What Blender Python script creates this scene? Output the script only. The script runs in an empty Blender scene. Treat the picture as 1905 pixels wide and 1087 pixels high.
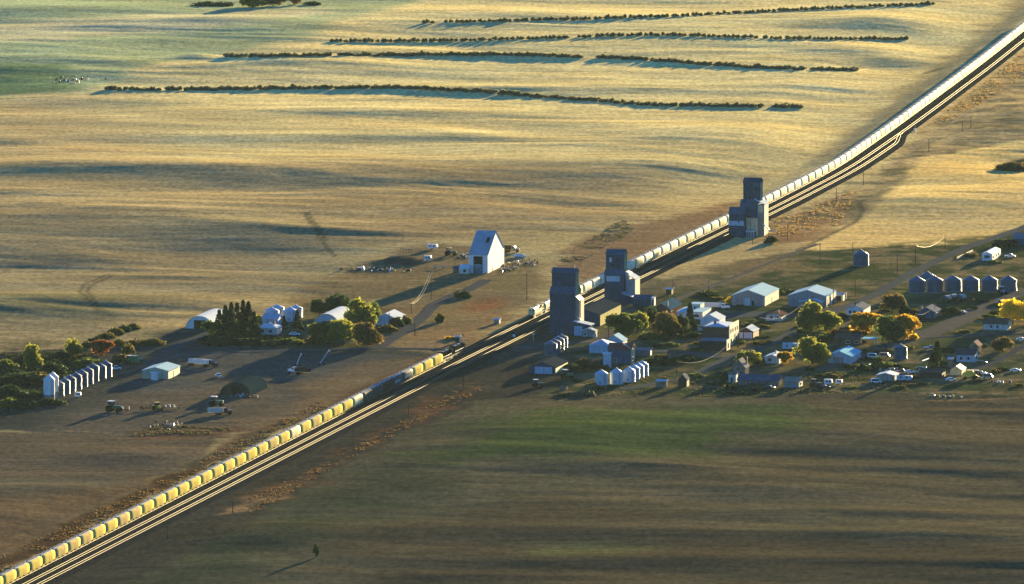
import bpy, math, random
import numpy as np
R = math.radians
D = bpy.data
scene = bpy.context.scene
C = scene.collection

# ---------------------------------------------------------------- camera
PITCH = R(6.3); FPX = 2200/math.tan(PITCH); CAM_H = 520.0; CAM_Y = -4700.0
cam_d = D.cameras.new('camera'); cam = D.objects.new('camera', cam_d); C.objects.link(cam)
cam.location = (0, CAM_Y, CAM_H); cam.rotation_euler = (R(90)-PITCH, 0, 0)
cam_d.sensor_width = 36.0; cam_d.lens = 36.0*FPX/1905.0
cam_d.clip_start = 10; cam_d.clip_end = 60000
scene.camera = cam
# ---------------------------------------------------------------- world and sun
SUN_AZ = R(18.2); SUN_EL = R(5.0)
w = D.worlds.new('World'); scene.world = w; w.use_nodes = True
nt = w.node_tree; nt.nodes.clear()
sky = nt.nodes.new('ShaderNodeTexSky'); sky.sky_type = 'NISHITA'; sky.sun_disc = False
sky.sun_elevation = SUN_EL; sky.sun_rotation = SUN_AZ; sky.air_density = 1.0; sky.dust_density = 0.1; sky.ozone_density = 5.0
bg = nt.nodes.new('ShaderNodeBackground'); bg.inputs['Strength'].default_value = 0.06
out = nt.nodes.new('ShaderNodeOutputWorld')
tint = nt.nodes.new('ShaderNodeVectorMath'); tint.operation = 'MULTIPLY'; tint.inputs[1].default_value = (.55, .86, 1.06)
nt.links.new(sky.outputs[0], tint.inputs[0]); nt.links.new(tint.outputs[0], bg.inputs['Color']); nt.links.new(bg.outputs[0], out.inputs['Surface'])
sl = D.lights.new('sun', 'SUN'); sl.energy = 5.0; sl.angle = R(0.5); sl.color = (1.0, 0.76, 0.37)
so = D.objects.new('sun', sl); C.objects.link(so)
so.rotation_euler = (math.pi/2-SUN_EL, 0, math.pi-SUN_AZ)
scene.view_settings.view_transform = 'Standard'; scene.view_settings.look = 'None'
scene.view_settings.gamma = 1.0; scene.view_settings.exposure = 2.65
scene.cycles.volume_bounces = 0
HAZE = 0.6e-5

# ---------------------------------------------------------------- numpy helpers
rng = np.random.RandomState(7)
LAT = rng.rand(16, 256, 256)
def vn(x, y, k):
    """value noise -1..1 with lattice k"""
    x = np.asarray(x, float)+1000.3*(k+1); y = np.asarray(y, float)+777.7*(k+1)
    xi = np.floor(x).astype(int); yi = np.floor(y).astype(int)
    fx = x-xi; fy = y-yi
    fx = fx*fx*fx*(fx*(fx*6-15)+10); fy = fy*fy*fy*(fy*(fy*6-15)+10)
    T = LAT[k % 16]
    a = T[xi & 255, yi & 255]; b = T[(xi+1) & 255, yi & 255]; c = T[xi & 255, (yi+1) & 255]; d = T[(xi+1) & 255, (yi+1) & 255]
    return ((a*(1-fx)+b*fx)*(1-fy)+(c*(1-fx)+d*fx)*fy)*2-1
def sstep(a, b, x):
    t = np.clip((x-a)/(b-a), 0, 1); return t*t*(3-2*t)
def gf(px, py, z=0.0):
    """point of the photograph to the plane at height z"""
    x = (px-952.5)/FPX; v = (py-543.5)/FPX
    dx, dy, dz = x, math.cos(PITCH)-v*math.sin(PITCH), -math.sin(PITCH)-v*math.cos(PITCH)
    t = (z-CAM_H)/dz
    return (t*dx, CAM_Y+t*dy)
def sc(py, z=0.0):
    x, y = gf(952, py, z)
    return FPX/((y-CAM_Y)*math.cos(PITCH)+CAM_H*math.sin(PITCH))

# ---------------------------------------------------------------- railway centre line (rail head height .85)
RAIL_Z = 0.85
TP = [gf(px, py, RAIL_Z) for px, py in [(13.5,1086.5),(756.5,707),(1073.5,551),(1330,427),(1419.5,383.7),(1557.5,312.3),(1668,235),(1824.5,119),(1903,56.8)]]
def _ext():
    p = [np.array(q) for q in TP]
    d0 = p[0]-p[1]; d0 /= np.linalg.norm(d0); d1 = p[-1]-p[-2]; d1 /= np.linalg.norm(d1)
    p = [p[0]+d0*300]+p+[p[-1]+d1*900]
    P = np.array(p); s = np.r_[0, np.cumsum(np.hypot(*np.diff(P, axis=0).T))]
    q = np.arange(0, s[-1], 4.0)
    X = np.interp(q, s, P[:,0]); Y = np.interp(q, s, P[:,1])
    k = np.exp(-0.5*(np.arange(-30,31)/11.0)**2); k /= k.sum()
    def sm(a):
        e = np.r_[a[0]-(a[1]-a[0])*np.arange(30,0,-1), a, a[-1]+(a[-1]-a[-2])*np.arange(1,31)]
        return np.convolve(e, k, 'valid')
    return np.c_[sm(X), sm(Y)]
TC = _ext()
TS = np.r_[0, np.cumsum(np.hypot(*np.diff(TC, axis=0).T))]
TT = np.gradient(TC, axis=0); TT /= np.linalg.norm(TT, axis=1)[:,None]
TN = np.c_[TT[:,1], -TT[:,0]]          # to the right of the line
def track_off(x, y):
    """signed distance right of track one"""
    cx = np.interp(y, TC[:,1], TC[:,0]); ty = np.interp(y, TC[:,1], TT[:,1])
    return (x-cx)*ty
def track_at(s, off=0.0):
    x = np.interp(s, TS, TC[:,0]); y = np.interp(s, TS, TC[:,1])
    nx = np.interp(s, TS, TN[:,0]); ny = np.interp(s, TS, TN[:,1])
    return x+nx*off, y+ny*off, math.atan2(-ny, nx)   # azimuth clockwise from +Y
def s_at_px(px, py):
    x, y = gf(px, py, RAIL_Z); return float(np.interp(y, TC[:,1], TS))

def poly(pts): return np.array([gf(a, b) for a, b in pts])
def inside_soft(x, y, P, soft, wob=0.0):
    """soft membership of polygon P (world)"""
    if wob:
        x = x+wob*vn(x/22, y/22, 9)+wob*.5*vn(x/7, y/7, 5); y = y+wob*2.0*vn(x/25, y/25, 10)+wob*vn(x/8, y/8, 6)
    inn = np.zeros(x.shape, bool); dm = np.full(x.shape, 1e9)
    n = len(P)
    for i in range(n):
        x0, y0 = P[i]; x1, y1 = P[(i+1) % n]
        c = ((y0 > y) != (y1 > y))
        with np.errstate(divide='ignore', invalid='ignore'):
            xx = (x1-x0)*(y-y0)/(y1-y0 if y1 != y0 else 1e-9)+x0
        inn ^= (c & (x < xx))
        l2 = (x1-x0)**2+(y1-y0)**2+1e-9
        t = np.clip(((x-x0)*(x1-x0)+(y-y0)*(y1-y0))/l2, 0, 1)
        dm = np.minimum(dm, np.hypot(x-x0-t*(x1-x0), y-y0-t*(y1-y0)))
    sd = np.where(inn, dm, -dm)
    return sstep(-soft, soft, sd)
def line_soft(x, y, P, w, soft):
    dm = np.full(x.shape, 1e9)
    for i in range(len(P)-1):
        x0, y0 = P[i]; x1, y1 = P[i+1]
        l2 = (x1-x0)**2+(y1-y0)**2+1e-9
        t = np.clip(((x-x0)*(x1-x0)+(y-y0)*(y1-y0))/l2, 0, 1)
        dm = np.minimum(dm, np.hypot(x-x0-t*(x1-x0), y-y0-t*(y1-y0)))
    return 1-sstep(w/2-soft, w/2+soft, dm)

# ---------------------------------------------------------------- terrain
TOWN = poly([(-60,600),(250,600),(560,560),(720,455),(900,430),(1000,450),(1080,520),(1420,330),(1560,400),(1980,400),(1980,760),(1740,742),(1040,745),(900,700),(430,800),(-60,860)])
def terrain(x, y):
    d = np.abs(track_off(x, y)-4)
    calm = sstep(14, 70, d)
    town = 1-0.72*inside_soft(x, y, TOWN, 35)
    far = 1+0.15*sstep(0, 1500, y)
    u = x*math.cos(R(12.8))-y*math.sin(R(12.8)); v = x*math.sin(R(12.8))+y*math.cos(R(12.8))
    u2 = u+25*vn(u/90, v/90, 12); v2 = v+22*vn(u/110, v/80, 13)
    h = 3.2*vn(u2/190, v2/210, 0)+1.5*vn(u2/95, v2/85, 1)+0.42*vn(u2/60, v2/32, 2)+0.15*vn(u2/40, v2/15, 3)+.24*vn(u2/150+vn(u/60,v/60,6)*.4, v2/19, 9)+0.04*vn(u2/12, v2/9, 4)
    h = 0.86*h*(0.6+0.7*sstep(-.5, .6, vn(x/210, y/260, 5)))
    h = h*calm*town*far
    # named rises and hollows (photo point, half widths in metres along x and y, height)
    for px, py, sx, sy, a in BUMPS:
        cx, cy = gf(px, py)
        h = h+a*np.exp(-((x-cx)/sx)**2-((y-cy)/sy)**2)*calm
    # small roughness everywhere but on the line
    h = h+(0.05*vn(x/9, y/7, 6)+0.03*vn(x/4.5, y/4, 7))*sstep(9, 16, d)
    o_ = track_off(x, y)
    h = h-2.6*sstep(8.5, 24, -o_)*(1-sstep(38, 95, -o_))*sstep(330, 520, y)
    # cut and fill beside the line
    h = h-0.5*np.exp(-((d-17)/5.0)**2)*(0.6+0.4*vn(x/40, y/40, 8))
    return h
BUMPS = [(150,318,70,38,2.8),(1660,44,42,42,3.2),(320,50,80,40,4.0),(60,28,90,60,4.5),(700,205,90,40,2.2),(520,430,60,45,2.0),
         (640,255,120,30,1.8),(900,160,90,26,1.8),(250,400,120,40,1.6),(80,570,60,36,1.6),(1010,30,110,60,3.0),(560,330,140,40,2.0),
         (60,920,50,22,1.5),(330,850,50,24,1.4),(1650,280,60,34,1.8),(1740,370,70,40,2.0),(1400,870,70,20,0.9),(900,990,90,24,1.2),(1500,960,90,24,1.2),
         (1240,1050,90,20,1.0),(1500,1000,80,16,0.8),(733,488,9,14,2.0),(1700,830,60,22,.9),(365,107,10,16,1.4)]
GX = np.concatenate([np.linspace(-9000,-700,16,endpoint=False), np.linspace(-700,-345,60,endpoint=False), np.arange(-345,345,1.5), np.linspace(345,700,60,endpoint=False), np.linspace(700,9000,16)])
GY = np.concatenate([np.linspace(-9000,-1500,12,endpoint=False), np.linspace(-1500,-960,60,endpoint=False), np.arange(-960,1640,2.5), np.linspace(1640,2300,70,endpoint=False), np.linspace(2300,24000,24)])
XX, YY = np.meshgrid(GX, GY)
ZZ = terrain(XX, YY)*(1-sstep(1900,2600,YY))*(1-sstep(700,1500,np.abs(XX)))
def H(x, y):
    i = np.clip(np.searchsorted(GX, x)-1, 0, len(GX)-2); j = np.clip(np.searchsorted(GY, y)-1, 0, len(GY)-2)
    fx = (x-GX[i])/(GX[i+1]-GX[i]); fy = (y-GY[j])/(GY[j+1]-GY[j])
    a = ZZ[j,i]; b = ZZ[j,i+1]; c = ZZ[j+1,i]; d = ZZ[j+1,i+1]
    return (a*(1-fx)+b*fx)*(1-fy)+(c*(1-fx)+d*fx)*fy
def G(px, py):
    z = 0.0
    for _ in range(12):
        x, y = gf(px, py, z); z = 0.5*z+0.5*float(H(x, y))
    return x, y, float(H(x, y))

# ---------------------------------------------------------------- materials
def new_mat(name):
    m = D.materials.new(name); m.use_nodes = True
    n = m.node_tree.nodes; b = n['Principled BSDF']
    return m, m.node_tree, b
MC = {}
def mat(name, col, rough=.7, metal=0.0, var=.18, scale=.6, rib=0.0, ribaxis='X', spec=.5, streak=0.0, ribs=.5, ribd=.05):
    """painted or bare surface with blotches, optional corrugation ribs and rain streaks"""
    if name in MC: return MC[name]
    m, t, b = new_mat(name); N = t.nodes; L = t.links
    tc = N.new('ShaderNodeTexCoord')
    no = N.new('ShaderNodeTexNoise'); no.inputs['Scale'].default_value = scale; no.inputs['Detail'].default_value = 5
    L.new(tc.outputs['Object'], no.inputs['Vector'])
    rp = N.new('ShaderNodeMapRange'); rp.inputs['From Min'].default_value = .3; rp.inputs['From Max'].default_value = .7
    rp.inputs['To Min'].default_value = 1-var; rp.inputs['To Max'].default_value = 1+var
    L.new(no.outputs['Fac'], rp.inputs['Value'])
    mx = N.new('ShaderNodeVectorMath'); mx.operation = 'SCALE'; mx.inputs[0].default_value = col[:3]
    fac = rp.outputs[0]
    if streak:
        mp = N.new('ShaderNodeMapping'); mp.inputs['Scale'].default_value = (1.6, 1.6, .12); L.new(tc.outputs['Object'], mp.inputs['Vector'])
        n2 = N.new('ShaderNodeTexNoise'); n2.inputs['Scale'].default_value = 1.5; n2.inputs['Detail'].default_value = 3
        L.new(mp.outputs[0], n2.inputs['Vector'])
        r2 = N.new('ShaderNodeMapRange'); r2.inputs['From Min'].default_value = .35; r2.inputs['From Max'].default_value = .65
        r2.inputs['To Min'].default_value = 1-streak; r2.inputs['To Max'].default_value = 1+streak*.4
        L.new(n2.outputs['Fac'], r2.inputs['Value'])
        mu = N.new('ShaderNodeMath'); mu.operation = 'MULTIPLY'; L.new(fac, mu.inputs[0]); L.new(r2.outputs[0], mu.inputs[1]); fac = mu.outputs[0]
    L.new(fac, mx.inputs['Scale']); L.new(mx.outputs[0], b.inputs['Base Color'])
    b.inputs['Roughness'].default_value = rough; b.inputs['Metallic'].default_value = metal; b.inputs['Specular IOR Level'].default_value = 0.0 if rough >= .8 else spec*(.35 if rough >= .6 else 1)
    if rib:
        wv = N.new('ShaderNodeTexWave'); wv.bands_direction = ribaxis; wv.inputs['Scale'].default_value = rib
        L.new(tc.outputs['Object'], wv.inputs['Vector'])
        bp = N.new('ShaderNodeBump'); bp.inputs['Strength'].default_value = ribs; bp.inputs['Distance'].default_value = ribd
        L.new(wv.outputs['Fac'], bp.inputs['Height']); L.new(bp.outputs[0], b.inputs['Normal'])
    MC[name] = m; return m
def leaf_mat(name, col, col2):
    if name in MC: return MC[name]
    m, t, b = new_mat(name); N = t.nodes; L = t.links
    tc = N.new('ShaderNodeTexCoord'); no = N.new('ShaderNodeTexNoise'); no.inputs['Scale'].default_value = .55; no.inputs['Detail'].default_value = 4
    L.new(tc.outputs['Object'], no.inputs['Vector'])
    cr = N.new('ShaderNodeValToRGB'); cr.color_ramp.elements[0].position = .38; cr.color_ramp.elements[1].position = .62
    cr.color_ramp.elements[0].color = (*col, 1); cr.color_ramp.elements[1].color = (*col2, 1)
    L.new(no.outputs['Fac'], cr.inputs[0]); L.new(cr.outputs[0], b.inputs['Base Color']); b.inputs['Roughness'].default_value = .8
    b.inputs['Specular IOR Level'].default_value = .2
    tr = N.new('ShaderNodeBsdfTranslucent'); L.new(cr.outputs[0], tr.inputs['Color'])
    ms = N.new('ShaderNodeMixShader'); ms.inputs[0].default_value = .5
    L.new(b.outputs[0], ms.inputs[1]); L.new(tr.outputs[0], ms.inputs[2]); L.new(ms.outputs[0], N['Material Output'].inputs['Surface'])
    MC[name] = m; return m

# ---------------------------------------------------------------- ground colours
def ground_colour(x, y):
    col = np.zeros(x.shape+(3,))
    def put(mask, c): 
        m = mask[..., None]; col[:] = col*(1-m)+np.array(c)*m
    on = np.ones(x.shape)
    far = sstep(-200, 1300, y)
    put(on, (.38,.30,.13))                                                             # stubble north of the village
    put(far, (.72,.61,.26))  # paler with distance: low sun and haze put into the stubble colour
    pb = lambda pts, c, soft=3, wob=3, k=1.0: put(inside_soft(x, y, poly(pts), soft, wob)*k, c)
    pl = lambda pts, wd, c, soft=1.0, k=1.0: put(line_soft(x, y, poly(pts), wd, soft)*k, c)
    # green winter crop in the far left corner
    pb([(-200,172),(-200,-60),(900,-60),(760,8),(640,42),(560,80),(420,100),(250,130),(180,168)], (.38,.44,.22), 12, 5)
    pb([(-200,172),(-200,130),(120,120),(150,165)], (.15,.24,.09), 10, 5, .8)
    pb([(-200,95),(-200,60),(600,20),(640,30),(330,70)], (.62,.55,.30), 20, 8, .7)
    pb([(-200,430),(-200,175),(200,175),(500,420)], (.39,.30,.145), 60, 6, .7)
    pb([(-200,660),(-200,400),(700,430),(680,540),(380,575),(180,620)], (.22,.19,.11), 60, 6, .8)
    pb([(-200,600),(-200,545),(300,560),(180,600)], (.17,.165,.08), 25, 6, .7)
    pb([(300,330),(700,300),(1300,330),(1200,420),(700,450)], (.26,.19,.10), 50, 8, .6)
    # rough grass along the line east side
    pb([(1400,470),(1640,330),(1700,250),(1990,40),(1990,262),(1905,262),(1720,295),(1620,400),(1480,468)], (.34,.265,.12), 5, 4)
    pb([(1690,250),(1760,180),(1820,130),(1905,70),(1905,120),(1800,200),(1760,248)], (.55,.40,.16), 8, 9, .8)
    pb([(1420,450),(1440,405),(1500,385),(1600,350),(1560,420),(1500,450)], (.27,.16,.075), 6, 6, .9)
    pb([(1500,300),(1560,250),(1905,-20),(1990,-20),(1800,120),(1560,310)], (.33,.27,.13), 6, 5, .8)
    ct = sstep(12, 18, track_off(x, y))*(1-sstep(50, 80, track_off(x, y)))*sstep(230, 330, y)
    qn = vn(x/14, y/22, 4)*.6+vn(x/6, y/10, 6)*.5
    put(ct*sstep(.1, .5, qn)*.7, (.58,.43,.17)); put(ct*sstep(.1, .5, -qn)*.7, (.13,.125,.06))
    # golden field east of the line
    pb([(1480,468),(1620,400),(1720,295),(1905,262),(2100,240),(2100,430),(1905,420),(1800,455)], (.74,.55,.19), 3, 3)
    pb([(1500,462),(1620,400),(1990,340),(1990,400),(1800,440)], (.60,.45,.18), 20, 6, .6)
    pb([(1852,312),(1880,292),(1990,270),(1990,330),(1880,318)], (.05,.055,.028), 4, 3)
    # village grass and yards
    pb([(640,500),(760,462),(900,455),(1010,490),(1010,560),(900,610),(700,640),(530,560)], (.19,.145,.07), 8, 6)
    pb([(700,600),(800,560),(900,540),(960,600),(860,650),(720,650)], (.22,.15,.07), 8, 6, .9)
    pb([(860,580),(870,560),(930,555),(930,575)], (.24,.10,.04), 6, 4, .8)
    pb([(1040,470),(1100,440),(1380,370),(1370,400),(1080,530),(1040,500)], (.25,.17,.085), 6, 6)
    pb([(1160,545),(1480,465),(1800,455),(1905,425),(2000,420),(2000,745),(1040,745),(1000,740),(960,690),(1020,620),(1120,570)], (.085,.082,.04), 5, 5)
    pb([(1190,545),(1340,500),(1480,470),(1520,480),(1400,520),(1300,545)], (.20,.15,.075), 12, 6, .9)
    pb([(1480,470),(1620,462),(1760,455),(1700,500),(1560,560),(1440,520)], (.12,.11,.05), 12, 6, .8)
    pb([(1640,545),(1700,510),(1900,470),(1900,545),(1700,550)], (.14,.125,.055), 10, 6, .8)
    pb([(1640,560),(1690,535),(1700,548),(1650,580)], (.20,.23,.06), 6, 4, .6)
    pb([(1700,660),(1905,600),(1905,700),(1720,740)], (.10,.10,.055), 10, 6, .8)
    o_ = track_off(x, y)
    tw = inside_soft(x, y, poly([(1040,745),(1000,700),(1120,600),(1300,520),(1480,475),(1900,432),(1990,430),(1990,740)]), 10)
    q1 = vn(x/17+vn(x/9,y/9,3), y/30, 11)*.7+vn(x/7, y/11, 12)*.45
    put(tw*sstep(.08, .42, q1)*.75, (.20,.155,.07)); put(tw*sstep(-.05, .35, -q1)*.85, (.045,.062,.022))  # golden and dark green patches paint in sunlit and shaded grass
    pb([(870,660),(905,640),(960,612),(1040,600),(1060,660),(1000,705),(940,700),(900,705)], (.07,.068,.05), 4, 3)
    pb([(1060,560),(1180,500),(1250,520),(1200,575),(1100,620)], (.11,.095,.055), 6, 4, .8)
    # farmyard left: packed earth, colours darkened for the deep shade lying over it
    pb([(-60,800),(-60,660),(180,650),(420,600),(640,640),(860,655),(800,690),(620,700),(520,790),(440,810),(200,810),(0,800)], (.056,.058,.048), 8, 5)
    pb([(150,790),(260,690),(300,650),(420,650),(640,655),(760,662),(620,700),(520,740),(330,740)], (.078,.080,.072), 8, 6, .9)
    pb([(60,800),(250,730),(420,690),(520,720),(420,800),(250,815)], (.125,.10,.066), 10, 6, .7)
    pb([(-60,790),(-60,660),(60,640),(90,700),(70,770)], (.035,.04,.035), 12, 6, .9)
    pb([(620,690),(820,660),(700,735),(480,810),(420,800)], (.14,.105,.062), 8, 6, .9)
    pb([(380,610),(640,560),(780,600),(650,650),(380,640)], (.065,.065,.035), 8, 6, .8)
    # lower left field
    pb([(-80,1200),(-80,806),(60,803),(240,810),(430,808),(380,850),(0,1040)], (.115,.09,.056), 4, 4)
    pb([(-80,1200),(-80,940),(60,930),(300,880),(120,985),(0,1040)], (.135,.092,.048), 14, 8, .8)
    pb([(-80,905),(60,890),(200,880),(200,905),(100,935),(-80,950)], (.075,.075,.055), 10, 8, .55)
    pb([(240,812),(300,790),(430,798),(480,806),(420,812)], (.12,.065,.035), 5, 5, .9)
    put(sstep(10, 13, o_)*(1-sstep(60, 66, o_))*(1-sstep(-262, -240, y)), (.045,.042,.032))
    # scrub strip left of the line
    pb([(-80,1075),(0,1037),(380,850),(470,806),(560,770),(800,660),(860,640),(800,665),(470,828),(0,1066),(-80,1110)], (.075,.045,.022), 2.5, 3)
    pb([(330,870),(470,812),(620,750),(520,800),(380,865)], (.05,.055,.035), 3, 3, .7)
    pb([(500,790),(640,730),(800,660),(700,712),(560,780)], (.155,.11,.06), 3, 3, .7)
    # big lower right field
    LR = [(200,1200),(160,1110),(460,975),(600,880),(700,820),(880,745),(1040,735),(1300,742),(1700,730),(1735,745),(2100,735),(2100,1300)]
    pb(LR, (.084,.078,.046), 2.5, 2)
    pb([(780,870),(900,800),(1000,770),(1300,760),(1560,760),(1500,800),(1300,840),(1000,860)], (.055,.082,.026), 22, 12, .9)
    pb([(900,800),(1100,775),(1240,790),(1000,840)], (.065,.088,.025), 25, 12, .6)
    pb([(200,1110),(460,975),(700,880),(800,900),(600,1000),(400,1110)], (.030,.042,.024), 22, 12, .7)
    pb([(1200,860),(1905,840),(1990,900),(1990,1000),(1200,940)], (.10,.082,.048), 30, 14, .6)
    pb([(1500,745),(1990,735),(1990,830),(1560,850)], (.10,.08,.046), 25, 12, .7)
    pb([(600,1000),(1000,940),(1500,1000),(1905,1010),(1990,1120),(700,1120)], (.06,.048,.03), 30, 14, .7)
    pb([(960,1030),(1100,1015),(1200,1020),(1100,1045),(980,1050)], (.10,.12,.045), 12, 10, .5)
    # verge right of the line
    pb([(60,1200),(90,1110),(240,1060),(460,930),(640,845),(860,720),(960,700),(1000,690),(880,752),(700,835),(600,890),(460,985),(200,1105)], (.05,.045,.032), 3, 4)
    pb([(400,950),(460,925),(540,895),(640,850),(860,715),(900,705),(800,765),(640,850),(540,920),(450,955)], (.13,.08,.038), 4, 7, .7)
    pb([(600,870),(700,800),(860,720),(860,740),(700,825)], (.11,.055,.032), 4, 8, .5)
    pb([(390,962),(450,935),(560,905),(480,950)], (.26,.17,.075), 3, 7, .7)
    pb([(430,808),(560,790),(470,828),(380,868)], (.13,.085,.05), 3, 4, .6)
    # village patches
    pb([(740,600),(780,575),(830,560),(900,520),(960,490),(1000,500),(900,560),(820,610)], (.20,.16,.07), 8, 6, .7)
    pb([(1160,600),(1240,560),(1260,575),(1190,600)], (.20,.14,.07), 4, 4, .7)
    pb([(1400,605),(1560,590),(1500,610),(1420,622)], (.20,.16,.07), 6, 5, .7)
    pb([(1340,690),(1480,650),(1600,660),(1560,700),(1400,710)], (.10,.095,.045), 6, 5, .5)
    # thin edges, furrow ends and headlands
    pl([(-80,510),(60,650),(270,605)], 2.5, (.3,.22,.12), 1.2, .0)
    pl([(-60,660),(0,655),(130,648)], 2.0, (.33,.25,.14), 1.0, .8)
    pl([(110,175),(-80,176)], 5, (.10,.12,.06), 2, .8)
    pl([(1580,130),(1640,131),(1720,128),(1750,118)], 5, (.13,.13,.07), 2, .8)
    pl([(1480,468),(1540,440),(1590,415),(1605,398),(1600,380)], 2.5, (.12,.10,.06), 1, .8)
    pl([(1700,262),(1780,262),(1905,252),(1990,246)], 2.0, (.14,.12,.07), 1, .7)
    pl([(1735,744),(1800,742),(1905,738),(1990,736)], 2.6, (.30,.19,.09), 1, .8)
    pl([(240,803),(300,812),(420,814)], 2, (.03,.03,.02), 1, .7)
    pl([(100,800),(160,803),(235,808)], 1.2, (.35,.25,.12), .8, .7)
    # headland and seeding lines
    rl = random.Random(8)
    for k in range(26):
        y0 = rl.uniform(178, 560); x0 = rl.uniform(-60, 900); ln = rl.uniform(200, 700); sl_ = rl.uniform(-.02, .05)
        pl([(x0, y0),(x0+ln*.5, y0+sl_*ln*.5+rl.uniform(-3,3)),(x0+ln, y0+sl_*ln)], rl.uniform(1.2, 3), rl.choice([(.15,.12,.06),(.5,.40,.2),(.16,.14,.08)]), 1.5, .42)
    for k in range(14):
        y0 = rl.uniform(780, 1080); x0 = rl.uniform(700, 1500); ln = rl.uniform(250, 700); sl_ = rl.uniform(-.03, .03)
        pl([(x0, y0),(x0+ln*.5, y0+sl_*ln*.5+rl.uniform(-2,2)),(x0+ln, y0+sl_*ln)], rl.uniform(1, 2.4), rl.choice([(.03,.028,.02),(.17,.12,.07),(.07,.09,.035)]), 1.5, .42)
    # wheel ruts
    for q in ([(205,508),(160,530),(146,548),(165,572),(185,590)], [(214,510),(172,532),(160,548),(178,575),(200,590)],
              [(566,402),(580,428),(600,452),(625,475)], [(574,402),(588,428),(608,450)]):
        pl(q, 1.7, (.07,.065,.04), .9, .8)
    for q in ([(1488,378),(1470,400),(1458,415),(1444,432),(1420,445)], [(1494,378),(1476,400),(1464,415)], [(1440,432),(1430,445),(1412,455),(1395,457)],
              [(1900,120),(1880,148),(1840,172),(1790,215),(1740,250),(1600,345)], [(1905,132),(1846,176),(1796,218)]):
        pl(q, 1.0, (.50,.36,.19), .8, .8)
    # dry grass drifts: colour the land really has
    n = vn(x/26, y/22, 11)*.5+vn(x/11, y/9, 12)*.3+vn(x/5, y/4, 13)*.25
    col *= (1+.16*n)[..., None]
    n2 = vn(x/60, y/45, 14)
    col *= 1+n2[..., None]*np.array([.05,.0,-.06])
    # tillage bands running with the survey grid
    v = x*math.sin(R(9))+y*math.cos(R(9))
    b = vn(x/200+vn(x/90,y/60,4)*.5, v/9, 15)*.45+vn(x/70, v/5, 2)*.35+.8*vn(x/80, y/50, 3)
    fld = 1-inside_soft(x, y, TOWN, 10)
    fld *= sstep(16, 30, np.abs(track_off(x, y)-4))
    col *= (1+.12*b*fld)[..., None]
    return np.clip(col, .01, .8)
def make_ground():
    nx, ny = len(GX), len(GY)
    me = D.meshes.new('ground')
    co = np.stack([XX, YY, ZZ], -1).reshape(-1, 3).astype('f')
    j, i = np.meshgrid(np.arange(ny-1), np.arange(nx-1), indexing='ij')
    a = (j*nx+i).ravel()
    q = np.stack([a, a+1, a+nx+1, a+nx], 1).astype('i')
    me.vertices.add(len(co)); me.vertices.foreach_set('co', co.ravel())
    me.loops.add(q.size); me.loops.foreach_set('vertex_index', q.ravel())
    me.polygons.add(len(q)); me.polygons.foreach_set('loop_start', np.arange(0, q.size, 4, dtype='i'))
    me.update(calc_edges=True)
    me.polygons.foreach_set('use_smooth', np.ones(len(q), bool))
    at = me.color_attributes.new('soil', 'FLOAT_COLOR', 'POINT')
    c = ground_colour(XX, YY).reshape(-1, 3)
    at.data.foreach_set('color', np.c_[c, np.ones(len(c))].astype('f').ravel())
    m, t, b = new_mat('soil_and_stubble'); N = t.nodes; L = t.links
    va = N.new('ShaderNodeVertexColor'); va.layer_name = 'soil'
    ge = N.new('ShaderNodeNewGeometry')
    def noise(s, det, sx=1, sy=1):
        mp = N.new('ShaderNodeMapping'); mp.inputs['Scale'].default_value = (sx, sy, 1); L.new(ge.outputs['Position'], mp.inputs['Vector'])
        n = N.new('ShaderNodeTexNoise'); n.inputs['Scale'].default_value = s; n.inputs['Detail'].default_value = det; n.inputs['Roughness'].default_value = .65
        L.new(mp.outputs[0], n.inputs['Vector']); return n.outputs['Fac']
    def rng_(f, lo, hi):
        r = N.new('ShaderNodeMapRange'); r.inputs['From Min'].default_value = .32; r.inputs['From Max'].default_value = .68
        r.inputs['To Min'].default_value = lo; r.inputs['To Max'].default_value = hi; L.new(f, r.inputs['Value']); return r.outputs[0]
    mp0 = N.new('ShaderNodeMapping'); mp0.inputs['Rotation'].default_value = (0,0,R(4)); mp0.inputs['Scale'].default_value = (.018,.42,1); L.new(ge.outputs['Position'], mp0.inputs['Vector'])
    n0 = N.new('ShaderNodeTexNoise'); n0.inputs['Scale'].default_value = 1.0; n0.inputs['Detail'].default_value = 3; n0.inputs['Distortion'].default_value = .25; L.new(mp0.outputs[0], n0.inputs['Vector'])
    f0 = rng_(n0.outputs['Fac'], .86, 1.14)
    fa = rng_(noise(.45, 6, 1, .35), .66, 1.34)
    m0 = N.new('ShaderNodeMath'); m0.operation = 'MULTIPLY'; L.new(f0, m0.inputs[0]); L.new(fa, m0.inputs[1]); f1 = m0.outputs[0]; f2 = rng_(noise(.045, 4, .5, 1.6), .86, 1.14)
    mu = N.new('ShaderNodeMath'); mu.operation = 'MULTIPLY'; L.new(f1, mu.inputs[0]); L.new(f2, mu.inputs[1])
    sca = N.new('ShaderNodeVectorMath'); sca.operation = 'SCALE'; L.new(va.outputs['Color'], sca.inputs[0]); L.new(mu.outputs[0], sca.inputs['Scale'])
    L.new(sca.outputs[0], b.inputs['Base Color']); b.inputs['Roughness'].default_value = 1.0; b.inputs['Specular IOR Level'].default_value = 0.0
    bp = N.new('ShaderNodeBump'); bp.inputs['Strength'].default_value = .30; bp.inputs['Distance'].default_value = .5
    L.new(noise(.16, 4, .6, 1.1), bp.inputs['Height']); L.new(bp.outputs[0], b.inputs['Normal'])
    me.materials.append(m)
    o = D.objects.new('ground', me); C.objects.link(o); o['kind'] = 'structure'; o['label'] = 'rolling prairie stubble, grass and dark fallow soil'
    return o
make_ground()
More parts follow.
